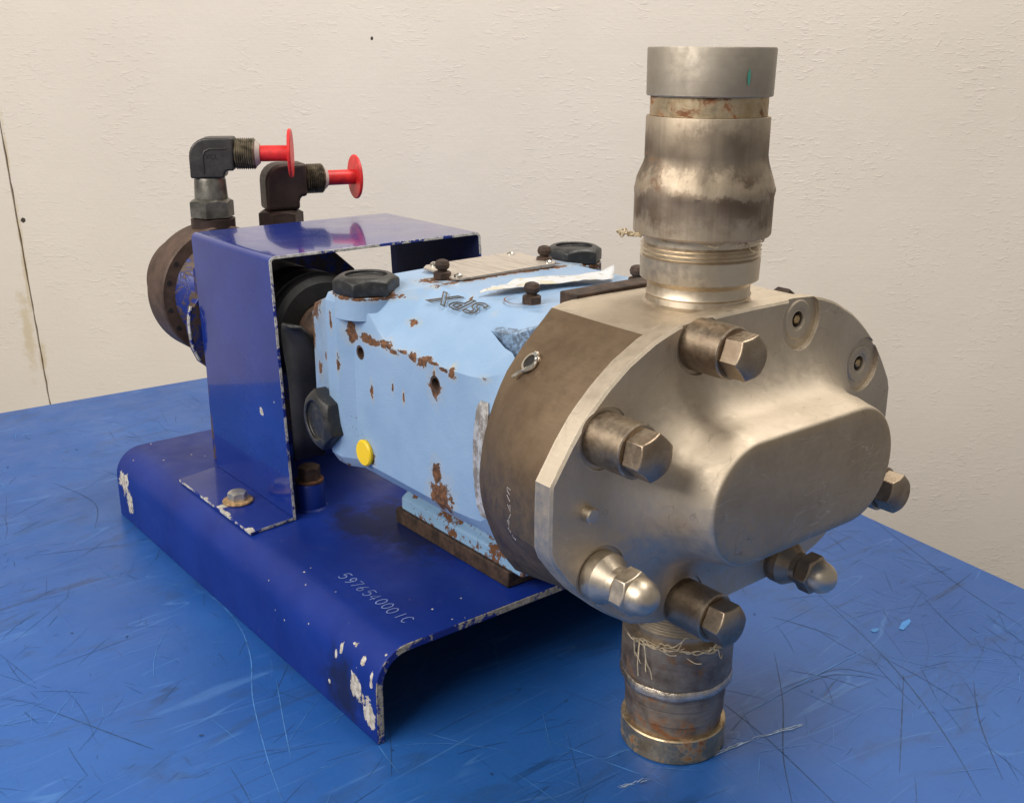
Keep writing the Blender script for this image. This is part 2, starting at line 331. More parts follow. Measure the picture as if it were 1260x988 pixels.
# ------------------------------------------------------------------ mesh helpers
def obj(name, bm, mat, parent=None, smooth=32, bevel=0.0, label=None, kind=None):
    bmesh.ops.remove_doubles(bm, verts=bm.verts, dist=1e-6)
    bmesh.ops.recalc_face_normals(bm, faces=bm.faces)
    me = bpy.data.meshes.new(name); bm.to_mesh(me); bm.free()
    for m in (mat if isinstance(mat, (list, tuple)) else [mat]): me.materials.append(m)
    if smooth:
        me.shade_smooth(); me.set_sharp_from_angle(angle=math.radians(smooth))
    o = bpy.data.objects.new(name, me); COL.objects.link(o)
    if parent: o.parent = parent
    if bevel:
        b = o.modifiers.new('bevel', 'BEVEL'); b.width = bevel; b.segments = 2; b.limit_method = 'ANGLE'; b.angle_limit = math.radians(35)
        b.harden_normals = False
    if label: o['label'] = label
    if kind: o['kind'] = kind
    return o
def frame(axis):
    w = Vector(axis).normalized()
    a = Vector((0, 0, 1)) if abs(w.z) < 0.9 else Vector((1, 0, 0))
    u = a.cross(w).normalized(); v = w.cross(u); return u, v, w
def lathe(bm, o, axis, prof, n=48, wob=None, a0=0.0, mat=0, rot=0.0):
    """prof: list of (t, r) along axis; closed at ends when r = 0"""
    u, v, w = frame(axis); o = Vector(o); rings = []
    for t_, r in prof:
        if r <= 1e-7: rings.append([bm.verts.new(o + w * t_)]); continue
        ring = []
        for i in range(n):
            a = rot + 2 * math.pi * i / n; rr, tt = r, t_
            if wob: rr, tt = wob(a, t_, r)
            ring.append(bm.verts.new(o + w * tt + (u * math.cos(a) + v * math.sin(a)) * rr))
        rings.append(ring)
    for A, B in zip(rings, rings[1:]):
        for i in range(n):
            j = (i + 1) % n
            if len(A) == 1 and len(B) == 1: continue
            if len(A) == 1: f = bm.faces.new((A[0], B[i], B[j]))
            elif len(B) == 1: f = bm.faces.new((A[i], A[j], B[0]))
            else: f = bm.faces.new((A[i], A[j], B[j], B[i]))
            f.material_index = mat
    return rings
def cyl(bm, o, axis, t0, t1, r, n=32, ch=0.0):
    p = [(t0, 0), (t0, r - ch), (t0 + ch, r), (t1 - ch, r), (t1, r - ch), (t1, 0)] if ch else [(t0, 0), (t0, r), (t1, r), (t1, 0)]
    return lathe(bm, o, axis, p, n)
def hexa(bm, o, axis, t0, t1, af, rot=0.0, ch=0.12):
    """hexagon with rounded-off corners at the t1 end: 6 faces + chamfer cone by boolean-free trick"""
    R = af / math.sqrt(3); u, v, w = frame(axis); o = Vector(o)
    n = 36; rin = af / 2
    def hexr(a):
        a = (a % (math.pi / 3)) - math.pi / 6
        return rin / math.cos(a)
    def ring(t, f):
        return [bm.verts.new(o + w * f(a)[0] + (u * math.cos(a + rot) + v * math.sin(a + rot)) * f(a)[1]) for a in [2 * math.pi * i / n for i in range(n)]]
    chh = af * ch
    b0 = ring(t0, lambda a: (t0, hexr(a)))
    b1 = ring(t1, lambda a: (t1 - (hexr(a) - rin * 0.86) * 0.60, hexr(a)))
    b2 = ring(t1, lambda a: (t1, rin * 0.86))
    for A, B in ((b0, b1), (b1, b2)):
        for i in range(n): bm.faces.new((A[i], A[(i + 1) % n], B[(i + 1) % n], B[i]))
    bm.faces.new(b2); bm.faces.new(b0[::-1])
def box(bm, x0, x1, y0, y1, z0, z1):
    vs_ = [bm.verts.new((x, y, z)) for x in (x0, x1) for y in (y0, y1) for z in (z0, z1)]
    for f in ((0, 1, 3, 2), (4, 6, 7, 5), (0, 4, 5, 1), (2, 3, 7, 6), (0, 2, 6, 4), (1, 5, 7, 3)): bm.faces.new([vs_[i] for i in f])
def tube(bm, pts, r, n=8, cap=True):
    pts = [Vector(p) for p in pts]; rings = []
    rs = r if isinstance(r, (list, tuple)) else [r] * len(pts)
    up = Vector((0.3, 0.5, 0.8)).normalized()
    for i, p in enumerate(pts):
        d = (pts[min(i + 1, len(pts) - 1)] - pts[max(i - 1, 0)]).normalized()
        u = d.cross(up)
        if u.length < 1e-3: u = d.cross(Vector((1, 0, 0)))
        u.normalize(); v = d.cross(u); up = v if False else up
        rings.append([bm.verts.new(p + (u * math.cos(2 * math.pi * k / n) + v * math.sin(2 * math.pi * k / n)) * rs[i]) for k in range(n)])
    for A, B in zip(rings, rings[1:]):
        for k in range(n): bm.faces.new((A[k], A[(k + 1) % n], B[(k + 1) % n], B[k]))
    if cap: bm.faces.new(rings[0][::-1]); bm.faces.new(rings[-1])
def strip(bm, pts, wd, up, z=0.0):
    """flat ribbon along pts (Vectors) lying in the plane with normal up"""
    up = Vector(up); P = [Vector(p) for p in pts]; prev = None
    for i, p in enumerate(P):
        d = (P[min(i + 1, len(P) - 1)] - P[max(i - 1, 0)]).normalized(); s = d.cross(up).normalized()
        w_ = wd if not callable(wd) else wd(i / max(1, len(P) - 1))
        a, b = bm.verts.new(p + s * w_ / 2 + up * z), bm.verts.new(p - s * w_ / 2 + up * z)
        if prev: bm.faces.new((prev[0], a, b, prev[1]))
        prev = (a, b)
def smooth_path(pts, k=6):
    P = [Vector(p) for p in pts]
    if len(P) < 3: 
        return [P[0].lerp(P[-1], i / k) for i in range(k + 1)]
    out = []
    for i in range(len(P) - 1):
        p0, p1, p2, p3 = P[max(0, i - 1)], P[i], P[i + 1], P[min(len(P) - 1, i + 2)]
        for j in range(k):
            t_ = j / k
            out.append(0.5 * ((2 * p1) + (p2 - p0) * t_ + (2 * p0 - 5 * p1 + 4 * p2 - p3) * t_ ** 2 + (3 * p1 - p0 - 3 * p2 + p3) * t_ ** 3))
    out.append(P[-1]); return out
def new(): return bmesh.new()
def empty(name, loc, label, cat):
    o = bpy.data.objects.new(name, None); COL.objects.link(o); o.location = loc; o.empty_display_size = 0.05
    o['label'] = label; o['category'] = cat; return o
def cut(o, cutters):
    """boolean difference, applied; cutters are bmeshes"""
    for bm in cutters:
        bmesh.ops.recalc_face_normals(bm, faces=bm.faces)
        me = bpy.data.meshes.new('cutter'); bm.to_mesh(me); bm.free()
        c = bpy.data.objects.new('cutter', me); COL.objects.link(c)
        md = o.modifiers.new('cut', 'BOOLEAN'); md.operation = 'DIFFERENCE'; md.object = c; md.solver = 'EXACT'
        bpy.context.view_layer.update()
        dg = bpy.context.evaluated_depsgraph_get()
        res = bpy.data.meshes.new_from_object(o.evaluated_get(dg))
        o.modifiers.remove(md); old = o.data; nm = old.name; o.data = res
        bpy.data.meshes.remove(old); res.name = nm
        bpy.data.objects.remove(c); bpy.data.meshes.remove(me)
    o.data.shade_smooth(); o.data.set_sharp_from_angle(angle=math.radians(32))

# ------------------------------------------------------------------ setting: wall and bench
wall_o = bpy.data.objects.new('wall', None); COL.objects.link(wall_o); wall_o['kind'] = 'structure'
wall_o.location = Vector((math.sin(math.radians(42)), math.cos(math.radians(42)), 0)) * 1.30
wall_o.rotation_euler = (0, 0, math.radians(-42))
def panel(pts, parent):
    bm = new()
    f = [bm.verts.new((s, 0, z)) for s, z in pts]; b = [bm.verts.new((s, 0.018, z)) for s, z in pts]
    bm.faces.new(f); bm.faces.new(b[::-1]); n = len(pts)
    for i in range(n): bm.faces.new((f[i], f[(i + 1) % n], b[(i + 1) % n], b[i]))
    return obj('wall_panel', bm, M['wall'], parent, smooth=None)
def seam_x(z): return -.904 - (z - .06) * 0.0433
zs_ = [-.9 + 2.5 * k / 160 for k in range(161)]
jag = [random.gauss(0, .0007) + .0012 * math.sin(k * .5) * (k % 7 == 0) for k in range(161)]
panel([(2.2, -.9), (2.2, 1.6)] + [(seam_x(z) + .0014 + abs(g), z) for z, g in reversed(list(zip(zs_, jag)))], wall_o)
panel([(-3.0, 1.6), (-3.0, -.9)] + [(seam_x(z) - .0009 - abs(g) * .7, z) for z, g in zip(zs_, jag[::-1])], wall_o)
bm = new(); box(bm, -3.0, 2.2, .0185, .04, -.9, 1.6); obj('backing_board', bm, M['seam'], wall_o, smooth=None)

bench = empty('workbench', (0, 0, 0), 'scratched blue workbench top under the pump', 'workbench')
# far edge and right edge follow the two bench edges in view
tp = [(-.62, 1.018), (.786, .955), (.545, -.705), (-.62, -.705)]
bm = new()
top = [bm.verts.new((x, y, 0)) for x, y in tp]; bot = [bm.verts.new((x, y, -.022)) for x, y in tp]
bm.faces.new(top); bm.faces.new(bot[::-1])
for i in range(4): bm.faces.new((top[i], top[(i + 1) % 4], bot[(i + 1) % 4], bot[i]))
obj('bench_top', bm, M['table'], bench, smooth=None, bevel=0.0015)
bm = new()
for i in range(4):
    a, b = Vector((*tp[i], 0)), Vector((*tp[(i + 1) % 4], 0)); dr = (b - a).normalized(); nn = Vector((-dr.y, dr.x, 0))
    if nn.dot(a - Vector((.1, .1, 0))) < 0: nn = -nn
    q = [a + nn * .0005, b + nn * .0005, b + nn * .004, a + nn * .004]
    lo = [bm.verts.new(p + Vector((0, 0, -.034))) for p in q]; hi = [bm.verts.new(p + Vector((0, 0, -.003))) for p in q]
    bm.faces.new(lo[::-1]); bm.faces.new(hi)
    for k in range(4): bm.faces.new((lo[k], lo[(k + 1) % 4], hi[(k + 1) % 4], hi[k]))
obj('edge_strip', bm, M['table_edge'], bench, smooth=None)
for x, y in ((-.55, .93), (.68, .88), (.47, -.63), (-.55, -.63)):
    bm = new(); box(bm, x - .025, x + .025, y - .025, y + .025, -.9, -.0222); obj('leg', bm, M['table_edge'], bench, smooth=None)

DARK = [[(0.244, -0.123), (0.235, -0.171), (0.223, -0.214), (0.212, -0.25)], [(0.458, -0.053), (0.416, -0.143), (0.379, -0.207), (0.337, -0.264), (0.298, -0.309)], [(0.299, -0.139), (0.354, -0.148), (0.37, -0.164), (0.379, -0.182)], [(0.297, -0.143), (0.344, -0.151), (0.364, -0.168), (0.371, -0.179)], [(0.324, -0.125), (0.341, -0.153), (0.349, -0.178)], [(0.385, -0.059), (0.395, -0.088), (0.402, -0.12)], [(0.337, -0.1), (0.283, -0.151), (0.228, -0.194), (0.189, -0.232)], [(0.395, -0.188), (0.277, -0.259)], [(0.432, -0.229), (0.379, -0.264), (0.328, -0.309)], [(-0.185, 0.214), (-0.153, 0.144), (-0.132, 0.098)], [(-0.104, 0.486), (-0.032, 0.459)], [(-0.031, 0.676), (-0.013, 0.585), (-0.036, 0.515)], [(0.647, 0.008), (0.578, -0.133), (0.55, -0.21)], [(0.564, -0.132), (0.612, -0.127)]]
LIGHT = [[(0.246, -0.143), (0.331, -0.144), (0.406, -0.146)], [(-0.026, 0.351), (-0.002, 0.298), (-0.004, 0.23), (-0.02, 0.171), (-0.046, 0.113), (-0.071, 0.038), (-0.085, -0.013)], [(-0.018, 0.128), (-0.042, 0.068), (-0.058, 0.026)], [(0.118, -0.116), (0.132, -0.152)], [(0.118, -0.116), (0.143, -0.119)], [(-0.0, -0.001), (-0.003, -0.019), (-0.005, -0.036)], [(0.102, -0.072), (0.119, -0.115)]]
CHALK = [[(0.186, -0.163), (0.228, -0.169), (0.271, -0.181)], [(0.106, -0.146), (0.131, -0.153)]]
UPZ = Vector((0, 0, 1))
def taper(w): return lambda t_: w * (0.35 + 0.65 * math.sin(math.pi * min(1, max(0, t_)))) 
def inside(x, y):
    return -.5 < x < .545 + (y + .705) * .145 - .02 and -.6 < y < .93
def scratch_mesh(named, count, wlo, whi, llo, lhi, z, wname):
    bm = new()
    for l in named: strip(bm, smooth_path([(x, y, 0) for x, y in l]), taper(wname), UPZ, z)
    hubs = [(random.uniform(-.42, .68), random.uniform(-.45, .85), random.uniform(0, math.pi), random.uniform(.02, .09)) for _ in range(34)]
    for i in range(count):
        if random.random() < .68:
            hx, hy, ha, hs = random.choice(hubs); x, y, a = random.gauss(hx, hs), random.gauss(hy, hs), random.gauss(ha, .45)
        else: x, y, a = random.uniform(-.45, .75), random.uniform(-.55, .92), random.gauss(0.6, 0.9)
        ln = random.uniform(llo, lhi) * random.random() ** .9; cv = random.gauss(0, 4.0)
        pts = []
        for k in range(6):
            pts.append((x, y, 0)); x += math.cos(a) * ln / 5; y += math.sin(a) * ln / 5; a += cv * ln / 5
        if all(inside(q[0], q[1]) for q in pts): strip(bm, pts, taper(random.uniform(wlo, whi)), UPZ, z + i * 1e-7)
    return bm
obj('scratch_marks', scratch_mesh(DARK, 1250, .0002, .0006, .006, .11, .00012, .0011), M['scr_dark'], bench, smooth=None, kind='stuff')
obj('scratch_marks', scratch_mesh(LIGHT, 1200, .0002, .00055, .006, .12, .00032, .0009), M['scr_light'], bench, smooth=None, kind='stuff')
bm = new()
for l in CHALK:
    P = smooth_path([(x, y, 0) for x, y in l], 12)
    for off in (0, .0011, -.0008):
        seg = []
        for p in P:
            if random.random() < .86: seg.append(p + Vector((random.gauss(0, .0003), off + random.gauss(0, .0004), 0)))
            else:
                if len(seg) > 1: strip(bm, seg, taper(random.uniform(.0005, .0011)), UPZ, .00052 + off * .02)
                seg = []
        if len(seg) > 1: strip(bm, seg, taper(random.uniform(.0005, .0011)), UPZ, .00052 + off * .02)
obj('scuff_mark', bm, M['chalk'], bench, smooth=None, kind='stuff')
def blot(bm, c, rx, ry, z, ang=0, n=18):
    vs_ = []
    for i in range(n):
        a = 2 * math.pi * i / n; q = random.uniform(.75, 1.2)
        x, y = math.cos(a) * rx * q, math.sin(a) * ry * q
        vs_.append(bm.verts.new((c[0] + x * math.cos(ang) - y * math.sin(ang), c[1] + x * math.sin(ang) + y * math.cos(ang), z)))
    bm.faces.new(vs_)
bm = new(); blot(bm, (.468, -.143), .012, .0035, .0005, .2); blot(bm, (.438, -.132), .0045, .003, .0005)
obj('paint_smear', bm, M['smear'], bench, smooth=None, kind='stuff')
bm = new()
for i in range(70):
    x, y = random.uniform(-.4, .7), random.uniform(-.5, .9)
    if inside(x, y): blot(bm, (x, y), random.uniform(.0006, .0022), random.uniform(.0005, .0014), .00055 + i * 1e-6, random.random() * 3, 8)
obj('dirt_specks', bm, M['scr_dark'], bench, smooth=None, kind='stuff')

# ------------------------------------------------------------------ the pump
pump = empty('rotary_pump', (XC, 0.1, 0), 'light blue rotary lobe pump with stainless cover on dark blue base', 'pump')
bpy.context.view_layer.update()
PINV = pump.matrix_world.inverted()
def part(name, bm, mat, parent=None, **kw):
    """geometry is written in world coordinates; the thing's Empty sits at its base"""
    o = obj(name, bm, mat, parent or pump, **kw)
    o.matrix_parent_inverse = (parent or pump).matrix_world.inverted() if parent is None else Matrix.Identity(4)
    return o

# --- base channel: an inverted U of bent plate
BW, BL_, BH, BT, BR_ = 0.364, 0.536, 0.0757, 0.0065, 0.029
def u_profile(x0, x1, z0, z1, r, k=7):
    P = [(x0, z0)]
    for i in range(k + 1):
        a = math.pi - i / k * math.pi / 2; P.append((x0 + r + r * math.cos(a), z1 - r + r * math.sin(a)))
    for i in range(k + 1):
        a = math.pi / 2 - i / k * math.pi / 2; P.append((x1 - r + r * math.cos(a), z1 - r + r * math.sin(a)))
    P.append((x1, z0)); return P
def u_channel(bm, x0, x1, z0, z1, r, t_, yf, yb, lean=0.0, k=7):
    out = u_profile(x0, x1, z0, z1, r, k); inn = u_profile(x0 + t_, x1 - t_, z0, z1 - t_, max(r - t_, .0006), k)
    Y = lambda z, y: y + lean * (z - z0)
    g = {}
    for nm, pr in (('o', out), ('i', inn)):
        for s, y in (('f', yf), ('b', yb)): g[nm + s] = [bm.verts.new((x, Y(z, y), z)) for x, z in pr]
    n = len(out)
    for i in range(n - 1):
        bm.faces.new((g['of'][i], g['of'][i + 1], g['ob'][i + 1], g['ob'][i]))
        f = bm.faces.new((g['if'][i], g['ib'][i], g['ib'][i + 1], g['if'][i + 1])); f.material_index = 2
        f = bm.faces.new((g['of'][i], g['if'][i], g['if'][i + 1], g['of'][i + 1])); f.material_index = 1
        f = bm.faces.new((g['ob'][i], g['ob'][i + 1], g['ib'][i + 1], g['ib'][i])); f.material_index = 1
    for i in (0, n - 1):
        f = bm.faces.new((g['of'][i], g['ob'][i], g['ib'][i], g['if'][i])); f.material_index = 1
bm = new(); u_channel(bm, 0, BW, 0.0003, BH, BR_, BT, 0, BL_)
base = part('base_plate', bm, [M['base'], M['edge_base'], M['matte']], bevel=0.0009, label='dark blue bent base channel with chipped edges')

# single-stroke lettering
STROKE = {'s': [[(.95, .95), (.25, 1), (.05, .78), (.25, .58), (.75, .48), (.92, .25), (.75, .02), (.02, .06)], [(.85, .72), (.35, .76), (.30, .70), (.80, .64)]], 'p': [[(.0, 0), (.12, 1), (.8, 1), (1, .78), (.85, .5), (.12, .46)], [(.30, .80), (.75, .80), (.72, .66), (.28, .64)]], 'x': [[(-.05, 0), (1.05, 1)], [(.1, 1), (.45, .55)], [(.55, .42), (.9, 0)], [(.02, .12), (.95, 1.05)]],
          '5': [[(.9, 1), (.2, 1), (.1, .55), (.6, .62), (.9, .35), (.6, 0), (.1, .08)]], '7': [[(.05, 1), (.95, 1), (.4, 0)]],
          '6': [[(.8, .95), (.35, .7), (.1, .3), (.4, 0), (.85, .2), (.6, .5), (.15, .35)]], '4': [[(.7, 0), (.7, 1), (.05, .3), (.95, .3)]],
          '9': [[(.85, .65), (.4, .45), (.1, .75), (.45, 1), (.85, .75), (.75, .3), (.35, 0)]],
          '0': [[(.5, 1), (.12, .75), (.12, .25), (.5, 0), (.88, .25), (.88, .75), (.5, 1)]], '1': [[(.5, 0), (.5, 1)]],
          'C': [[(.9, .85), (.5, 1), (.12, .7), (.12, .3), (.5, 0), (.9, .15)]],
          'S': [[(.92, .9), (.5, 1), (.12, .85), (.2, .58), (.75, .45), (.9, .2), (.5, 0), (.05, .12)]],
          'P': [[(.1, 0), (.1, 1), (.7, 1), (.95, .8), (.7, .5), (.1, .48)]], 'X': [[(0, 0), (1, 1)], [(0, 1), (1, 0)]],
          'L': [[(.1, 1), (.1, 0), (.8, 0)]], 'N': [[(.1, 0), (.1, 1), (.85, 0), (.85, 1)]], '2': [[(.1, .8), (.5, 1), (.85, .75), (.1, 0), (.9, 0)]]}
def lettering(bm, text, origin, ux, uy, h, wd, pitch, width, up, lift, jit=0.0, surf=None, k=4):
    ux, uy = Vector(ux).normalized(), Vector(uy).normalized()
    for i, ch in enumerate(text):
        jo = Vector((random.uniform(-jit, jit), random.uniform(-jit, jit), 0)) * h
        for st in STROKE.get(ch, []):
            P = [Vector(origin) + ux * (i * pitch + x * width + jo.x) + uy * (y * h + jo.y) for x, y in st]
            P = smooth_path(P, k) if ch in '569029SCP' and len(P) > 3 else smooth_path(P, 1) if len(P) > 2 else P
            strip(bm, [p + Vector(up) * lift for p in P], wd, up)
bm = new(); lettering(bm, '5976540001C', (.0415, .124, BH), (0, -1, 0), (1, -.02, 0), .0105, .0008, .0092, .0066, (0, 0, 1), .0003, .07)
part('stamped_number', bm, M['stamp'], base, smooth=None)

# spacer post with rusty bolt on the base
def post(x, y):
    bm = new(); lathe(bm, (x, y, BH), (0, 0, 1), [(0.0002, 0), (0.0002, .0165), (.002, .0145), (.024, .0142), (.026, .013), (.026, 0)], 32)
    part('spacer_post', bm, M['base'], base)
    bm = new(); cyl(bm, (x, y, BH), (0, 0, 1), .0262, .0292, .0135, 28, .0006); part('washer', bm, M['rust'], base)
    bm = new(); hexa(bm, (x, y, BH), (0, 0, 1), .0294, .042, .019, .3); part('bolt_head', bm, M['rust_dark'], base)
post(.095, .268); post(.255, .268)

# --- coupling guard
GX0, GX1, GZ = .0655, .2975, .3200
GF, GB, GT = .247, .414, .003
lean = .0175 / (GZ - BH)
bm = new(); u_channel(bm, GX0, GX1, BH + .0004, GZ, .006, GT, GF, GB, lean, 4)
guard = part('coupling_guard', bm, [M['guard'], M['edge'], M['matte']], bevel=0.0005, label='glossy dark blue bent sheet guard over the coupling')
def flange(x0, x1):
    bm = new(); z0, z1 = BH + .0005, BH + .0036
    c = [(x0, GF - .005), (x1, GF), (x1, GB), (x0, GB - .010)] if x0 < .1 else [(x0, GF), (x1, GF - .004), (x1, GB - .01), (x0, GB)]
    lo = [bm.verts.new((x, y, z0)) for x, y in c]; hi = [bm.verts.new((x, y, z1)) for x, y in c]
    bm.faces.new(hi); bm.faces.new(lo[::-1])
    for i in range(4):
        f = bm.faces.new((lo[i], lo[(i + 1) % 4], hi[(i + 1) % 4], hi[i])); f.material_index = 1
    return part('flange', bm, [M['flange'], M['edge']], guard, bevel=0.0006)
M['flange'] = enamel('dark blue flange enamel', [(.0205, .247, .079, .004, .006, .004), (.0205, .30, .079, .003, .012, .004), (.0205, .34, .079, .003, .004, .004), (.03, .312, .079, .012, .004, .004)], 0.3, 0.25)
flange(.0198, GX0 - .0003); flange(GX1 + .0003, .343)
for bx in (.0415, .321):
    bm = new(); cyl(bm, (bx, .3135, BH), (0, 0, 1), .0037, .0062, .0145, 32, .0008); part('washer', bm, M['washer_rust'], guard)
    bm = new(); hexa(bm, (bx, .3135, BH), (0, 0, 1), .0064, .0145, .0165, .25); part('flange_bolt', bm, M['zinc'], guard)

# --- coupling on the drive shaft inside the guard
DX, DZ = .1185, .246
cpl = None
bm = new(); lathe(bm, (DX, .1965, DZ), (0, 1, 0), [(0, 0), (0, .034), (.028, .034), (.030, .026), (.23, .026), (.23, 0)], 32)
cpl = part('drive_coupling', bm, M['rust_dark'], label='black jaw coupling on the rusty drive shaft')
bm = new(); lathe(bm, (DX, .268, DZ), (0, 1, 0), [(0, .027), (0, .044), (.004, .0495), (.012, .0515), (.013, .0495), (.016, .0495), (.017, .0515), (.034, .0515), (.038, .048), (.038, .027)], 48); part('hub_ring', bm, M['rubber'], cpl)
bm = new(); lathe(bm, (DX, .322, DZ), (0, 1, 0), [(0, .027), (0, .046), (.006, .050), (.05, .050), (.056, .046), (.056, .027)], 48); part('hub_ring', bm, M['rubber'], cpl)
for k in range(6):
    a = k * math.pi / 3 + .4; c = Vector((DX + math.cos(a) * .038, .314, DZ + math.sin(a) * .038))
    bm = new(); box(bm, c.x - .008, c.x + .008, c.y - .0075, c.y + .0075, c.z - .008, c.z + .008); part('jaw', bm, M['rubber'], cpl, bevel=.001)
# torn rubber skirt hanging below the hub ring
bm = new()
edge = [(.0735, .262), (.083, .260), (.091, .251), (.098, .243), (.104, .228), (.110, .213), (.111, .188), (.106, .160), (.100, .135)]
left = [(.0725, .262), (.0725, .255), (.0728, .246), (.073, .235), (.0732, .222), (.073, .205), (.073, .180), (.074, .155), (.075, .130)]
rows = [[bm.verts.new((a[0] + (b[0] - a[0]) * f, .258 + .003 * math.sin(i * .8 + f * 3) - .014 * f, a[1] + (b[1] - a[1]) * f)) for f in (0, .33, .66, 1)] for i, (a, b) in enumerate(zip(left, edge))]
for A, B in zip(rows, rows[1:]):
    for i in range(3): bm.faces.new((A[i], A[i + 1], B[i + 1], B[i]))
o = part('rubber_skirt', bm, M['rubber'], cpl); sm = o.modifiers.new('thick', 'SOLIDIFY'); sm.thickness = .003

# --- motor bracket, motor, fittings
def plate_y(bm, pts, y0, y1):
    f = [bm.verts.new((x, y0, z)) for x, z in pts]; b = [bm.verts.new((x, y1, z)) for x, z in pts]; n = len(pts)
    bm.faces.new(f); bm.faces.new(b[::-1])
    for i in range(n): bm.faces.new((f[i], b[i], b[(i + 1) % n], f[(i + 1) % n]))
bm = new()
plate_y(bm, [(.075, BH + .0005), (.251, BH + .0005), (.251, .262), (.215, .294), (.085, .294), (.070, .282), (.070, .255), (.0605, .243), (.0575, .225), (.060, .200), (.066, .186), (.075, .178)], .4335, .4455)
brk = part('motor_bracket', bm, [M['worn']], bevel=.0012)
bm = new()
E_ = [(.0600, .246), (.0572, .235), (.0566, .222), (.0588, .203), (.0645, .189)]
tube(bm, [(x - .0002, .4335, z) for x, z in smooth_path([(a, b, 0) for a, b in E_], 3) for x, z in [(x, z)]] if False else [(p.x, .4338, p.y) for p in smooth_path([(a, b, 0) for a, b in E_], 3)], .0016, 6)
part('chipped_rim', bm, M['edge'], brk)

MX, MZ, MR = .1180, .2455, .0700
bm = new(); lathe(bm, (MX, .478, MZ), (0, 1, 0), [(0, 0), (0, MR - .0015), (.0015, MR), (.040, MR), (.044, MR - .003), (.046, .052), (.095, .050), (.10, .045), (.10, 0)], 64)
motor = part('hydraulic_motor', bm, M['motor'], label='brown round hydraulic motor behind the guard')
bm = new(); lathe(bm, (MX, .446, MZ), (0, 1, 0), [(0, .02), (0, .040), (.012, .043), (.0318, .0560), (.0318, .02)], 56); part('adapter_ring', bm, M['worn'], motor)
for k in range(6):
    a = math.pi * (.66 + .125 * k + .02 * (k % 2)); c = (MX + math.cos(a) * .0635, .4776, MZ + math.sin(a) * .0635)
    bm = new(); cyl(bm, c, (0, 1, 0), -.0006, .0003, .0024, 12); part('bolt_hole', bm, M['dark_hole'], motor)
bm = new(); box(bm, .100, .226, .482, .520, .285, .3030); part('port_block', bm, M['motor'], motor, bevel=.003)

def elbow(name, x, y, z_nut0, swivel, dirv, mat, label):
    dv = Vector(dirv).normalized(); U = (0, 0, 1)
    if swivel: zc_, R_, body0 = .3880, .0172, .3645
    else: zc_, R_, body0 = .3560, .0185, .3245
    side = dv.cross(Vector((0, 0, 1))).normalized()
    # forged body: rounded L profile with flat cheeks
    ro = .0190; L_ = [(-R_, body0)]
    L_ += [(-R_ + ro - ro * math.cos(a), zc_ + R_ - ro + ro * math.sin(a)) for a in [k / 6 * math.pi / 2 for k in range(7)]]
    L_ += [(.0275, zc_ + R_), (.0275, zc_ - R_ + .001), (R_ + .003, zc_ - R_ + .001), (R_ + .001, zc_ - R_ - .001), (R_, zc_ - R_ - .004), (R_, body0)]
    bm = new(); A = [bm.verts.new(Vector((x, y, z)) + dv * a + side * R_ * .90) for a, z in L_]; B = [bm.verts.new(Vector((x, y, z)) + dv * a - side * R_ * .90) for a, z in L_]
    bm.faces.new(A); bm.faces.new(B[::-1]); n_ = len(L_)
    for k in range(n_): bm.faces.new((A[k], B[k], B[(k + 1) % n_], A[(k + 1) % n_]))
    o = part(name, bm, mat, label=label, smooth=40, bevel=.0052)
    o.modifiers['bevel'].segments = 4; o.modifiers['bevel'].angle_limit = math.radians(50)
    base_o = (x, y, zc_)
    bm = new(); pr = [(.0276, 0), (.0276, .0135)]
    for k in range(9):
        t0 = .0285 + k * .0022; pr += [(t0, .0148), (t0 + .0011, .0163)]
    pr += [(.0490, .0145), (.0490, 0)]
    lathe(bm, base_o, dv, pr, 32); part('thread', bm, M['fit_thread'], o)
    bm = new(); lathe(bm, base_o, dv, [(.0491, .006), (.0491, .0138), (.0535, .0100), (.0535, .006)], 28); part('seal_cone', bm, M['seal_white'], o)
    if swivel:
        bm = new(); lathe(bm, (x, y, 0), U, [(.3425, 0), (.3425, .0172), (.3615, .0162), (.3640, .0155), (.3640, 0)], 32); part('collar', bm, M['fit_steel'], o)
        bm = new(); hexa(bm, (x, y, 0), U, .3235, .3424, .0400, .35); part('swivel_nut', bm, M['fit_steel'], o)
        bm = new(); lathe(bm, (x, y, 0), U, [(.3032, 0), (.3032, .023), (.3215, .023), (.3233, .016), (.3233, 0)], 32); part('port_adapter', bm, M['fit_brown'], o)
        n = side if side.dot(Vector((-.59, -.74, 0))) > 0 else -side
        # raised rib round the elbow's flat cheek
        q0 = Vector((x, y, zc_)) + n * (R_ * .90)
        bm = new(); tube(bm, [q0 + dv * .021 + Vector((0, 0, .0065)), q0 + dv * .004 + Vector((0, 0, .0065)), q0 - dv * .001 + Vector((0, 0, .004)), q0 - dv * .003 + Vector((0, 0, -.002)), q0 - dv * .003 + Vector((0, 0, -.018))], .0010, 6)
        part('cast_rib', bm, mat, o)
        bm = new(); lettering(bm, 'XCL', q0 + Vector((0, 0, -.0035)), dv, (0, 0, 1), .0045, .0007, .0045, .0038, n, .0004); part('cast_mark', bm, M['dark_hole'], o, smooth=None)
    else:
        bm = new(); hexa(bm, (x, y, 0), U, .3032, .3243, .0425, .2); part('lock_nut', bm, mat, o)
    return o, Vector(base_o), dv
e1, p1, d1 = elbow('elbow_fitting', .1195, .500, 0, True, (.845, -.53, .004), M['fit_grey'], 'grey steel elbow fitting on a swivel nut')
e2, p2, d2 = elbow('elbow_fitting', .1990, .500, 0, False, (.965, -.22, .0), M['fit_brown'], 'dark brown elbow fitting with hexagon foot')
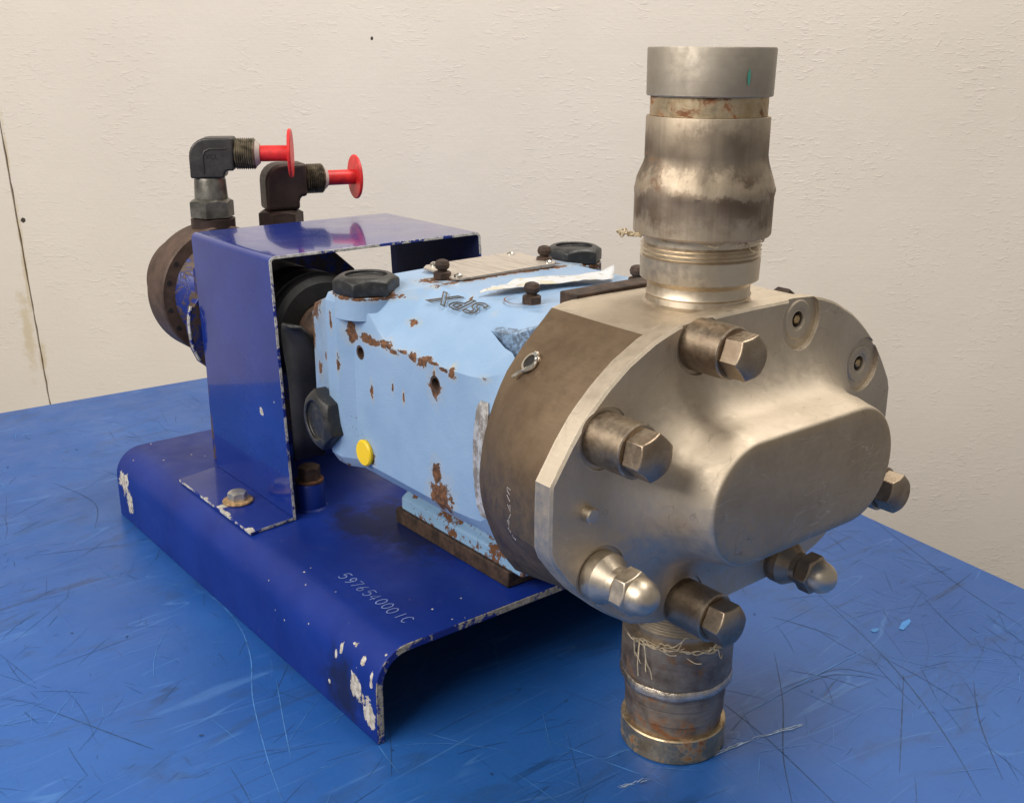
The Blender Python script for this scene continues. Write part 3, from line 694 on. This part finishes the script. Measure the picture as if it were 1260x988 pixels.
def red_plug(p, d, R_, L_, label):
    bm = new()
    e = empty('red_plug', p + d * .0536, label, 'plug'); e['group'] = 'red transport plugs'
    del e['group']
    bpy.context.view_layer.update(); inv = e.matrix_world.inverted()
    lathe(bm, p, d, [(.0537, 0), (.0537, .0083), (L_, .0083), (L_, 0)], 28); o = obj('stem', bm, M['red'], e); o.matrix_parent_inverse = inv
    bm = new(); lathe(bm, p, d, [(L_ + .0001, 0), (L_ + .0001, R_ - .001), (L_ + .001, R_), (L_ + .0026, R_), (L_ + .0036, R_ - .001), (L_ + .0036, 0)], 48); o = obj('disc', bm, M['red'], e); o.matrix_parent_inverse = inv
red_plug(p1, d1, .0252, .0830, 'red plastic plug in the grey elbow fitting')
red_plug(p2, d2, .0245, .0850, 'red plastic plug in the dark brown elbow fitting')

# --- gearbox casting (loft of mirrored half profiles)
fl_o = [(0, -.100), (-.0935, -.0915), (-.119, -.0745), (-.134, -.046), (-.1416, -.0207), (-.142, .002), (-.136, .0286), (-.123, .056), (-.1097, .0717), (-.093, .086), (-.0715, .0935), (0, .0950)]
bx_o = [(0, -.076), (-.090, -.075), (-.116, -.066), (-.122, -.057), (-.122, -.02), (-.122, .01), (-.122, .035), (-.122, .0470), (-.1185, .0505), (-.094, .069), (-.070, .0845), (0, .0858)]
def lerp_o(a, b, f): return [(p[0] + (q[0] - p[0]) * f, p[1] + (q[1] - p[1]) * f) for p, q in zip(a, b)]
def mod(o, d):
    o = list(o)
    for k, v in d.items(): o[k] = v
    return o
sc = [(x * .915, z * .97) for x, z in fl_o]
pad = mod(bx_o, {2: (-.124, -.066), 3: (-.130, -.057), 4: (-.130, -.02), 5: (-.130, .01), 6: (-.130, .040), 7: (-.130, .0700), 8: (-.1270, .0755), 9: (-.115, .0772), 10: (-.070, .0825), 11: (0, .0845)})
rear = mod([(x * (.90 if i < 10 else 1), z) for i, (x, z) in enumerate(pad)], {7: (-.117, .050), 8: (-.1145, .0570), 9: (-.104, .0600), 10: (-.070, .0600), 11: (0, .0610)})
rear0 = [(x * .955, z * .93) for x, z in rear]
dip = {8: (-.112, .049), 9: (-.088, .053), 10: (-.069, .066)}
nk = [(x * (.985 if 2 <= i <= 8 else 1.0), z) for i, (x, z) in enumerate(bx_o)]
rise = mod(bx_o, {7: (-.1225, .060), 8: (-.1205, .0735), 9: (-.110, .0770), 10: (-.070, .0835)})
secs = [(-.0742, sc), (-.064, sc), (-.056, lerp_o(sc, nk, .35)), (-.046, lerp_o(sc, nk, .85)),
        (-.034, nk), (-.018, bx_o), (.05, bx_o), (.074, bx_o), (.104, rise), (.1140, rise), (.1265, pad), (.142, pad),
        (.153, lerp_o(pad, rear, .40)), (.188, rear), (.196, rear0)]
bm = new(); rings = []
for y, o_ in secs:
    o_ = [(XC + x, ZC + z) for x, z in o_]
    full = o_ + [(2 * XC - x, z) for x, z in o_[-2:0:-1]]
    rings.append([bm.verts.new((x, y, z)) for x, z in full])
n = len(rings[0])
for A, B in zip(rings, rings[1:]):
    for i in range(n): bm.faces.new((A[i], A[(i + 1) % n], B[(i + 1) % n], B[i]))
bm.faces.new(rings[0][::-1]); bm.faces.new(rings[-1])
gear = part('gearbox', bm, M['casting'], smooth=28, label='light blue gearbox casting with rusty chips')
cs = []
for (y, z, r) in ((.1052, .2694, .0058), (.0043, .2683, .0062)):
    b_ = new(); cyl(b_, (SX - .02, y, z), (1, 0, 0), 0, .034, r, 20); cs.append(b_)
b_ = new(); pts_ = [(.0915, -.0195), (.0955, -.0800), (.0720, -.0800)]
lo = [b_.verts.new((x, y, .262)) for x, y in pts_]; hi = [b_.verts.new((x, y, .36)) for x, y in pts_]
b_.faces.new(hi); b_.faces.new(lo[::-1])
for k in range(3): b_.faces.new((lo[k], lo[(k + 1) % 3], hi[(k + 1) % 3], hi[k]))
cs.append(b_)
cut(gear, cs)
bv = gear.modifiers.new('bevel', 'BEVEL'); bv.width = .0020; bv.segments = 3; bv.limit_method = 'ANGLE'; bv.angle_limit = math.radians(24)
for (y, z, r) in ((.1052, .2694, .0058), (.0043, .2683, .0062)):
    bm = new(); lathe(bm, (SX + .0005, y, z), (1, 0, 0), [(0, r * .98), (0, r * .72), (.012, r * .72), (.012, 0)], 20); part('tapped_hole', bm, M['rust_dark'], gear)
# plugs
def hex_plug(c, ax, af, h, rot=0.0):
    bm = new(); hexa(bm, c, ax, 0, h, af, rot); o = part('hex_plug', bm, M['black'], gear, bevel=.0012)
    b_ = new(); cyl(b_, Vector(c) + Vector(ax).normalized() * (h - .0028), ax, 0, .01, af * .36, 32)
    cut(o, [b_])
    return o
hex_plug((XC - .1076, .1163, .3136), (0, 0, 1), .0455, .0138, .10)
hex_plug((XC + .1076, .1163, .3136), (0, 0, 1), .0455, .0138, .10)
for sx in (-1, 1):
    bm = new(); lathe(bm, (XC + sx * .1076, .1163, .300), (0, 0, 1), [(-.004, 0), (-.004, .0258), (.0060, .0248), (.0128, .0246), (.0133, .0240), (.0133, 0)], 40); part('plug_seat', bm, M['casting'], gear)
hex_plug((.0560, .149, .206), (-.998, .06, 0), .0450, .0150, .72)
bm = new(); lathe(bm, (SX - .0002, .1013, .1885), (-1, 0, 0), [(0, 0), (0, .0105), (.0022, .0108), (.0034, .0098), (.0034, 0)], 36); part('cap_plug', bm, M['yellow'], gear)
# screws on the top deck
for sx in (-1, 1):
    for yy, zz in ((.0925, .3222), (-.0175, .3222)):
        c = (XC + sx * .0525, yy, zz)
        bm = new(); hexa(bm, c, (0, 0, 1), -.001, .0045, .0130, .3); part('breather_base', bm, M['rust_dark'], gear)
        bm = new(); lathe(bm, c, (0, 0, 1), [(.0044, .0035), (.0058, .0038), (.0072, .0054), (.0100, .0060), (.0128, .0048), (.0138, .0025), (.0138, 0)], 20); part('breather_knob', bm, M['rust_dark'], gear)
bm = new(); R3 = []
for k in range(22):
    a = math.radians(75 + 210 * k / 21); R3.append(Vector((XC - .0540 + math.cos(a) * .0150, -.0130 + math.sin(a) * .0165, .3222)))
strip(bm, R3, taper(.0013), UPZ, .0004)
part('cast_ring', bm, M['rust'], gear)
# nameplate
bm = new()
np_ = [(.1350, .1020), (.1300, .0790), (.1360, .0735), (.2290, .0735), (.2370, .0800), (.2370, .1280), (.2290, .1360), (.1440, .1360), (.1360, .1280)]
lo = [bm.verts.new((x, y, .3218)) for x, y in np_]; hi = [bm.verts.new((x, y, .3232 + .0012 * (x - .13) / .1)) for x, y in np_]
bm.faces.new(hi); bm.faces.new(lo[::-1])
for i in range(len(np_)): bm.faces.new((lo[i], lo[(i + 1) % len(np_)], hi[(i + 1) % len(np_)], hi[i]))
part('nameplate', bm, M['plate'], gear, smooth=None)
for x, y in ((.1365, .0805), (.2285, .0800), (.2285, .1300), (.1480, .1300)):
    bm = new(); lathe(bm, (x, y, .3234), (0, 0, 1), [(0, .0036), (.0018, .0032), (.003, .0016), (.0032, 0)], 14); part('rivet', bm, M['chrome'], gear)
# cast logo, reads from the front of the pump towards the motor
sl = Vector((.024, 0, .0155)).normalized(); nrm = Vector((-.0155, 0, .024)).normalized()
o0 = Vector((.1062, .0045, ZC + .0505 + (.1062 - XC + .1185) * .755))
fc = bpy.data.curves.new('logo_curve', 'FONT'); fc.body = 'SPX'; fc.size = .0235; fc.shear = .35; fc.space_character = 1.12
fc.fill_mode = 'NONE'; fc.bevel_depth = .00055; fc.bevel_resolution = 1; fc.resolution_u = 3; fc.offset = .0003
fo = bpy.data.objects.new('logo_curve', fc); COL.objects.link(fo); bpy.context.view_layer.update()
lm = bpy.data.meshes.new_from_object(fo.evaluated_get(bpy.context.evaluated_depsgraph_get())); bpy.data.objects.remove(fo)
bm = new(); bm.from_mesh(lm); bpy.data.meshes.remove(lm)
lx, ly = Vector((0, 1, 0)), -sl
bm.transform(Matrix(((lx.x, ly.x * .72, nrm.x, o0.x), (lx.y * 1.35, ly.y * .72, nrm.y, o0.y - .004), (lx.z, ly.z * .72, nrm.z, o0.z + .0006), (0, 0, 0, 1))))
part('cast_logo', bm, M['logo'], gear)
# polished slot cover strip on the flared neck
bm = new(); rows = []
for i in range(15):
    f = i / 14; z = .2705 - .084 * f
    yL, yR = -.0470 + .0075 * math.sin(math.pi * (f * .85 + .05)), -.0615
    if i in (0, 14): yL, yR = yL - .004, yR + .004
    rows.append((z, yL, yR))
gb = None
def on_gear(y, z):
    ok, loc, nn, _ = gear.ray_cast(Vector((-.2, y, z)), Vector((1, 0, 0)))
    return (loc + Vector((-.0012, 0, 0))) if ok else Vector((.05, y, z))
bpy.context.view_layer.update()
prev = None
for z, yl, yr in rows:
    cur = [bm.verts.new(on_gear(yl + (yr - yl) * k / 3, z)) for k in range(4)]
    if prev:
        for k in range(3): bm.faces.new((prev[k], prev[k + 1], cur[k + 1], cur[k]))
    prev = cur
o = part('slot_strip', bm, M['strip'] if 'strip' in M else M['chrome'], gear)
# gearbox foot on its packing plate
bm = new(); box(bm, .139, 2 * XC - .139, .020, .187, BH + .0004, BH + .0150); foot = part('packing_plate', bm, M['rust_dark'], bevel=.0015)
bm = new()
plate = [(.141, BH + .0152), (.141, BH + .0270), (.147, BH + .0310), (.152, .165), (2 * XC - .152, .165), (2 * XC - .147, BH + .0310), (2 * XC - .141, BH + .0270), (2 * XC - .141, BH + .0152)]
plate_y(bm, plate, .004, .180); part('gearbox_foot', bm, M['foot'], bevel=.0018)

# --- rotor case
case_r = [(0, -.0985), (-.0935, -.0923), (-.119, -.0745), (-.134, -.046), (-.1416, -.0207), (-.142, .002), (-.136, .0286), (-.123, .056), (-.1097, .0717), (-.093, .087), (-.0745, .0985), (0, .0990)]
cov = [(0, -.0985), (-.0480, -.0978), (-.0720, -.0955), (-.0980, -.0870), (-.1200, -.0722), (-.1400, -.0548), (-.1530, -.0400), (-.1660, -.0225), (-.1664, 0), (-.1660, .0225), (-.1520, .0435), (-.1405, .0580), (-.1255, .0715), (-.1095, .0833), (-.0873, .0945), (-.0680, .1005), (-.0450, .1022), (0, .1026)]
def arc_resample(o_, n):
    P = [Vector((x, z, 0)) for x, z in o_]; L_ = [0]
    for a, b in zip(P, P[1:]): L_.append(L_[-1] + (b - a).length)
    out = []
    for i in range(n):
        s = L_[-1] * i / (n - 1); k = max(j for j in range(len(L_) - 1) if L_[j] <= s + 1e-9)
        f = (s - L_[k]) / (L_[k + 1] - L_[k]); q = P[k].lerp(P[k + 1], f); out.append((q.x, q.y))
    return out
NR = 40
ca = arc_resample([(p.x, p.y) for p in smooth_path([(x, z, 0) for x, z in case_r], 5)], NR)
# the front of the case swells to just inside the cover's outline
def angle_match(o_, ref):
    out = []
    for x, z in ref:
        r = math.hypot(x, z); dx, dz = x / r, z / r; best = None
        for a, b in zip(o_, o_[1:]):
            ex, ez = b[0] - a[0], b[1] - a[1]; den = dx * ez - dz * ex
            if abs(den) < 1e-12: continue
            s = (a[0] * ez - a[1] * ex) / den; u_ = (a[0] * dz - a[1] * dx) / den
            if s > 0 and -1e-6 <= u_ <= 1 + 1e-6: best = s if best is None else min(best, s)
        out.append((dx * best, dz * best))
    return out
cfr = [(x * .985, min(z * .985, .0990)) for x, z in angle_match(cov, ca)]
bm = new(); rings = []
for y, f in ((-.0745, 0), (-.078, .05), (-.095, .35), (-.115, .68), (-.135, .90), (-.1575, 1.0)):
    o_ = lerp_o(ca, cfr, f); full = [(XC + x, ZC + z) for x, z in o_]; full += [(2 * XC - x, z) for x, z in full[-2:0:-1]]
    rings.append([bm.verts.new((x, y, z)) for x, z in full])
n = len(rings[0])
for A, B in zip(rings, rings[1:]):
    for i in range(n): bm.faces.new((A[i], A[(i + 1) % n], B[(i + 1) % n], B[i]))
bm.faces.new(rings[0][::-1]); bm.faces.new(rings[-1])
bm.normal_update()
for f in bm.faces:
    if abs(f.normal.z) > .93 and f.calc_center_median().z > ZC: f.material_index = 1
case = part('rotor_case', bm, [M['steel_case'], M['steel']], smooth=25, label='heat browned stainless rotor case')
# lock-wire plug on the case's shoulder
bpy.context.view_layer.update()
nn = Vector((-.80, .10, .60)).normalized()
ok, c0, n0, _ = case.ray_cast(Vector((XC - .1145, -.0935, ZC + .0680)) + nn * .08, -nn)
nn = n0.normalized()
bm = new(); lathe(bm, c0, nn, [(-.004, .0074), (.0006, .0074), (.0016, .0066), (.0016, .0050), (-.003, .0046), (-.003, 0)], 24); drain = part('drain_plug', bm, M['chrome'], case)
bm = new(); lathe(bm, c0, nn, [(.0004, .0048), (.0006, 0)], 20); part('plug_bore', bm, M['dark_hole'], case)
u = Vector((0, -1, 0)); u = (u - nn * u.dot(nn)).normalized(); v = nn.cross(u)
for rr, ph in ((.0078, 0), (.0070, .25)):
    bm = new()
    P = [c0 + nn * (.0022 + .0006 * math.sin(k)) + (u * math.cos(a) + v * math.sin(a)) * rr for k, a in enumerate([ph - 1.6 + .28 * q for q in range(10)])]
    dn = Vector((0, .35, -1)); dn = (dn - nn * dn.dot(nn)).normalized()
    P = P + [P[-1] + dn * .003 + nn * .001, P[-1] + dn * .007 + nn * .001] if (P[-1] - P[0]).dot(dn) > 0 else [P[0] + dn * .007 + nn * .001, P[0] + dn * .003 + nn * .001] + P
    tube(bm, smooth_path(P, 4), .00125, 8); part('lock_wire', bm, M['chrome'], case)
nr = Vector((.72, 0, .69)).normalized()
bm = new(); lathe(bm, (XC + .1085, -.112, ZC + .0780), nr, [(-.006, 0), (-.006, .0125), (.004, .0125), (.010, .0105), (.0105, 0)], 6); part('shoulder_bolt', bm, M['rust_dark'], case, bevel=.001)
# scribed marks on the side of the case
bm = new()
def on_case(y, z):
    ok, loc, nn_, _ = case.ray_cast(Vector((-.3, y, z)), Vector((1, 0, 0))); return loc + Vector((-.0003, 0, 0))
bpy.context.view_layer.update()
z = ZC + .006
for st in (((0, 0), (0, 1), (.5, .9), (.8, .3)), ((0, 1), (.6, .2)), ((0, .2), (1, .1), (.2, .8)), ((.1, 0), (1, .5)), ((0, .5), (1, .5), (.3, .9)), ((.3, 0), (.9, .4), (.4, .9), (.1, .4)), ((0, .1), (.6, .8), (1, .2))):
    P = [on_case(-.1275 + .0045 * (b) * 1.2 - .002, z - .0045 * a) for a, b in st]
    strip(bm, P, .0006, (-1, 0, 0)); z -= .0050
part('scribed_mark', bm, M['scribe'], case, smooth=None)

# --- front cover: plate, sweep up to a stadium-shaped boss
YB = -.2262; HB = YC - YB
SEG, SR = .050, .0400
bm = new(); NA = 160
path = []
for i in range(NA):
    s = i / NA; per = 4 * SEG + 2 * math.pi * SR; q = s * per
    if q < 2 * SEG: path.append(((SEG - q, 0), (0, 1)))
    elif q < 2 * SEG + math.pi * SR: a = math.pi / 2 + (q - 2 * SEG) / SR; path.append(((-SEG, 0), (math.cos(a), math.sin(a))))
    elif q < 4 * SEG + math.pi * SR: path.append(((-SEG + (q - 2 * SEG - math.pi * SR), 0), (0, -1)))
    else: a = -math.pi / 2 + (q - 4 * SEG - math.pi * SR) / SR; path.append(((SEG, 0), (math.cos(a), math.sin(a))))
cov_full = cov + [(-x, z) for x, z in cov[-2:0:-1]]
def ray_out(c, d, outl):
    best = None; m_ = len(outl)
    for i in range(m_):
        a, b = outl[i], outl[(i + 1) % m_]; ex, ez = b[0] - a[0], b[1] - a[1]; den = d[0] * ez - d[1] * ex
        if abs(den) < 1e-12: continue
        s = ((a[0] - c[0]) * ez - (a[1] - c[1]) * ex) / den; u_ = ((a[0] - c[0]) * d[1] - (a[1] - c[1]) * d[0]) / den
        if s > 0 and -1e-6 <= u_ <= 1 + 1e-6: best = s if best is None else min(best, s)
    return best
prof = [(-.0075, HB), (-.0032, HB - .0002), (-.0016, HB - .0007), (-.0006, HB - .0016), (0.0, HB - .0032)]
FR = .034; x_w, h_w = .0035, .036
prof += [(x_w * .5, (HB - .0042 + h_w) / 2), (x_w, h_w)]
for k in range(1, 11):
    a = k / 10 * math.pi / 2
    prof.append((x_w + .036 * (1 - math.cos(a)), h_w * (1 - math.sin(a))))
rings = []
for dd, hh in prof:
    rings.append([bm.verts.new((XC + c[0] + d[0] * (SR + dd), YC - hh, ZC + c[1] + d[1] * (SR + dd))) for c, d in path])
outer = [ray_out(c, d, cov_full) for c, d in path]
ch = .0016
for ins, y in ((ch, YC), (0, YC + ch), (0, -.1585)):
    rings.append([bm.verts.new((XC + c[0] + d[0] * (o_ - ins), y, ZC + c[1] + d[1] * (o_ - ins))) for (c, d), o_ in zip(path, outer)])
for A, B in zip(rings, rings[1:]):
    for i in range(NA): bm.faces.new((A[i], A[(i + 1) % NA], B[(i + 1) % NA], B[i]))
f = bm.faces.new(rings[0]); f.material_index = 1; bm.faces.new(rings[-1][::-1])
for f in bm.faces:
    if f.calc_center_median().y < YB + .0006: f.material_index = 1
cover = part('front_cover', bm, [M['steel'], M['steel_boss']], smooth=30, label='machined stainless front cover with raised oval boss')
bolts = [(-A1, B1), (A1, B1), (-A1, -B1), (A1, -B1), (-A2, B2), (A2, B2), (-A2, -B2), (A2, -B2)]
cs = []
for i, (x, z) in enumerate(bolts):
    dep = .0012 if i not in (1, 5) else .0030
    b_ = new(); cyl(b_, (XC + x, YC + dep, ZC + z), (0, -1, 0), 0, .06, .0200 if i in (1, 5) else .0192, 48); cs.append(b_)
    if i in (1, 5):
        b_ = new(); cyl(b_, (XC + x, YC + .009, ZC + z), (0, -1, 0), 0, .06, .0056, 28); cs.append(b_)
cut(cover, cs)
def sleeve_bolt(x, z, rot):
    o = (XC + x, YC + .0011, ZC + z)
    bm = new(); lathe(bm, o, (0, -1, 0), [(0, 0), (0, .0158), (.0005, .0162), (.0285, .0162), (.0292, .0155), (.0292, 0)], 40); part('spacer_sleeve', bm, M['steel_bolt'], cover)
    bm = new(); hexa(bm, o, (0, -1, 0), .0293, .0440, .0250, rot); part('hex_nut', bm, M['steel_bolt'], cover, bevel=.0006)
for (x, z), rt in (((-A1, B1), .15), ((-A2, B2), .32), ((-A1, -B1), .05), ((A2, -B2), .2)): sleeve_bolt(x, z, rt)
def acorn(x, z, rot):
    o = (XC + x, YC + .0011, ZC + z)
    bm = new(); lathe(bm, o, (0, -1, 0), [(0, 0), (0, .0155), (.0005, .0160), (.0085, .0160), (.0165, .0112), (.0205, .0108), (.0225, .0118), (.0225, 0)], 40); part('spacer_sleeve', bm, M['steel_bright'] if x < 0 else M['steel_bolt'], cover, smooth=18)
    bm = new(); hexa(bm, o, (0, -1, 0), .0226, .0340, .0246, rot); part('acorn_nut', bm, M['steel_bright'] if x < 0 else M['steel_bolt'], cover, bevel=.0006)
    pr = [(.0335, .0114)] + [(.0352 + .0118 * math.sin(a), .0114 * math.cos(a)) for a in [k / 8 * math.pi / 2 for k in range(8)]] + [(.0470, 0)]
    bm = new(); lathe(bm, o, (0, -1, 0), pr, 32); part('nut_dome', bm, M['steel_bright'], cover)
acorn(-A2, -B2, .25); acorn(A1, -B1, .1)
for x, z in ((A1, B1), (A2, B2)):
    o = (XC + x, YC + .0088, ZC + z)
    bm = new(); lathe(bm, (XC + x, YC + .0031, ZC + z), (0, -1, 0), [(0, .0068), (.0006, .0072), (.0010, .0080), (.0010, .0125), (.0004, .0132), (0, .0136)], 48); part('seat_ring', bm, M['steel'], cover)
    bm = new(); lathe(bm, o, (0, -1, 0), [(0, 0), (0, .0053), (.003, .0053), (.003, 0)], 20); part('screw_bore', bm, M['dark_hole'], cover)
    bm = new(); lathe(bm, o, (0, -1, 0), [(.003, .0034), (.0052, .0032), (.0060, .0024), (.0060, 0)], 6); part('socket_screw', bm, M['brass'], cover)
bm = new(); lathe(bm, (XC - .1385, YC, ZC), (0, -1, 0), [(-.002, 0), (-.002, .0050), (.0052, .0050), (.0062, .0042), (.0064, 0)], 24); part('dowel_pin', bm, M['steel_bright'], cover)
# --- upper port stack
def wobble(amp, f1, f2):
    return lambda a, t_, r: (r * (1 + amp * math.sin(a * f1 + t_ * 40)), t_ + amp * .06 * math.sin(a * f2))
UP = (0, 0, 1)
o = (XC, YP, 0)
bm = new(); lathe(bm, o, UP, [(.3335, .028), (.3335, .0410), (.3348, .0368), (.3365, .0345), (.3400, .0338), (.3412, .0346), (.3425, .0338), (.3475, .0335), (.3490, .0345), (.3515, .0386), (.3655, .0390), (.3664, .0374), (.3676, .0391), (.3690, .0374), (.3704, .0391), (.3718, .0374), (.3732, .0391), (.3746, .0373), (.3795, .0372), (.3795, .028)], 72)
up = part('upper_port', bm, M['steel_bright'], label='turned stainless port with welded coupling on top')
bm = new()
def weldw(a, t_, r):
    if .404 < t_ < .428: return r * (1 + .006 * math.sin(a * 7 + t_ * 300) + .004 * math.sin(a * 19)), t_ + .0016 * math.sin(a * 3 + 1) + .0007 * math.sin(a * 11)
    return r, t_
lathe(bm, o, UP, [(.3799, .030), (.3799, .0433), (.3812, .0442), (.4040, .0443), (.4075, .0448), (.4105, .0440), (.4150, .0430), (.4200, .0412), (.4235, .0398), (.4262, .0390), (.4300, .0388), (.4525, .0388), (.4532, .0384), (.4532, .030)], 96, wob=weldw)
part('weld_sleeve', bm, M['steel_weld'], up)
bm = new(); lathe(bm, o, UP, [(.4534, .030), (.4534, .0366), (.4650, .0367), (.4650, .030)], 72); part('clamp_groove', bm, M['steel_rust'], up)
bm = new(); lathe(bm, o, UP, [(.4652, .0335), (.4652, .0386), (.4660, .0392), (.4930, .0396), (.4940, .0390), (.4940, .0345), (.4652, .0335)], 72); part('end_ring', bm, M['steel_ring'], up)
bm = new()
a0 = math.radians(222)
cam_dir = Vector((-.59, -.74, 0))
for k, (az, z0, z1, w_) in enumerate(((math.atan2(-.74, -.59) + .42, .4725, .4815, .0022),)):
    P = [Vector((XC + math.cos(az) * .0399, YP + math.sin(az) * .0399, z0 + (z1 - z0) * i / 4)) for i in range(5)]
    strip(bm, P, taper(w_), (math.cos(az), math.sin(az), 0))
part('paint_mark', bm, plain('green marker', (0.06, 0.30, 0.22), .6), up, smooth=None)
# --- lower port stack
bm = new(); lathe(bm, o, UP, [(.1420, .028), (.1420, .0345), (.1180, .0345)] + [(.1170 - k * .0022 + q, .0345 + e) for k in range(8) for q, e in ((0, .0008), (-.0011, -.0006))] + [(.0965, .0340), (.0935, .0340), (.0935, .028)], 64)
lp = part('lower_port', bm, M['steel_bright'], label='dirty welded pipe stub under the front cover')
bm = new(); lathe(bm, o, UP, [(.0945, .030), (.0945, .0395), (.0932, .0405), (.0640, .0406), (.0615, .0398), (.0600, .0385), (.0600, .030)], 72); part('pipe_sleeve', bm, M['steel_low'], lp)
bm = new(); lathe(bm, o, UP, [(.0620, .034), (.0617, .0398), (.0590, .0412), (.0560, .0412), (.0532, .0390), (.0525, .034)], 96, wob=lambda a, t_, r: (r * (1 + .008 * math.sin(a * 31) * math.sin(a * 7) + .004 * math.sin(a * 3)), t_ + .0012 * math.sin(a * 2 + 1) + .0005 * math.sin(a * 9))); part('weld_bead', bm, M['weld'], lp)
bm = new(); lathe(bm, o, UP, [(.0550, .030), (.0550, .0376), (.0430, .0372), (.0420, .0365), (.0300, .0366), (.0290, .0355), (.0195, .0353), (.0195, .030)], 72); part('pipe_end', bm, M['steel_low'], lp)
bm = new(); lathe(bm, o, UP, [(.0204, .0325), (.0204, .0382), (.0194, .0390), (.0012, .0386), (.0003, .0378), (.0003, .0325), (.0204, .0325)], 72); part('end_ring', bm, M['steel_rust'], lp)
# sealing fibre
def fibres(name, parent, z, r, spec):
    bm = new()
    for (a_, da, dz, rr) in spec:
        P = []
        for i in range(9):
            f = i / 8; a = math.radians(a_ + da * f)
            P.append(Vector((XC + math.cos(a) * (r + .0012 + rr * math.sin(f * 3 + a_)), YP + math.sin(a) * (r + .0012 + rr * math.sin(f * 3 + a_)), z + dz * f + .0016 * math.sin(f * 9 + a_) + random.gauss(0, .0006))))
        tube(bm, smooth_path(P, 3), [random.uniform(.00025, .0005)] * (len(P) * 3 - 2), 5)
    part(name, bm, M['twine'], parent)
sp = [(random.uniform(150, 300), random.uniform(25, 70), random.uniform(-.003, .002), random.uniform(0, .0015)) for _ in range(14)]
sp += [(176 + random.uniform(0, 14), random.uniform(-6, 10), -random.uniform(.012, .034), random.uniform(.001, .003)) for _ in range(6)] + [(258, 14, -.011, .003), (205, 40, -.008, .004), (200, 26, .008, .003), (215, 18, .010, .003)]
fibres('sealing_fibre', lp, .0955, .0404, sp)
sp = [(random.uniform(160, 300), random.uniform(20, 60), random.uniform(-.0012, .0008), .0004) for _ in range(5)] + [(268, 6, -.006, .003), (185, 4, .002, .006)]
fibres('sealing_fibre', up, .3790, .0388, sp)
bm = new()
for k in range(7):
    s = Vector((XC - .0395, YP + .016, .3795)); d = Vector((-.72, .62, random.uniform(-.1, .35)))
    P = [s + d * .0026 * i + Vector((random.gauss(0, .0012), random.gauss(0, .0012), random.gauss(0, .0012))) for i in range(7)]
    tube(bm, smooth_path(P, 3), .00045, 5)
part('fibre_tuft', bm, M['twine'], up)
# gasket lip and rust at the joint on top
bm = new(); box(bm, XC - .062, XC + .09, -.0752, -.058, ZC + .0880, ZC + .1020); part('joint_gasket', bm, M['rust_dark'], case, bevel=.001)

# --- torn label lying on the gearbox
bm = new()
low = [(.1120, .0225), (.1300, .0130), (.1550, .0075), (.1830, .0030), (.2060, -.0020), (.2215, -.0055)]
upp = [(.1300, .0270), (.1480, .0330), (.1650, .0400), (.1900, .0330), (.2200, .0240), (.2440, .0170)]
def interp(L_, q):
    k = min(int(q * (len(L_) - 1)), len(L_) - 2); f = q * (len(L_) - 1) - k
    return L_[k][0] + (L_[k + 1][0] - L_[k][0]) * f, L_[k][1] + (L_[k + 1][1] - L_[k][1]) * f
rows = []
for j in range(9):
    f = j / 8; row = []
    for i in range(22):
        q = i / 21; a, b = interp(low, q), interp(upp, q); x, y = a[0] + (b[0] - a[0]) * f, a[1] + (b[1] - a[1]) * f
        if j in (0, 8): x += random.gauss(0, .0008); y += random.gauss(0, .0010)
        z = .3233 + .0012 * abs(math.sin(6 * q + 2.2 * f)) + .0008 * abs(math.sin(11 * q - 5 * f)) + .0016 * (1 - f) * math.sin(math.pi * q) ** 2 + (.0050 * (q - .9) * 10 * f if q > .9 else 0) + random.uniform(0, .0004)
        row.append(bm.verts.new((x, y, z)))
    rows.append(row)
for A, B in zip(rows, rows[1:]):
    for i in range(len(A) - 1): bm.faces.new((A[i], A[i + 1], B[i + 1], B[i]))
o = obj('paper_label', bm, M['paper'], None, smooth=60, label='torn white paper label lying on the light blue gearbox')
o['category'] = 'paper'
s = o.modifiers.new('thick', 'SOLIDIFY'); s.thickness = .0003; s.offset = 1
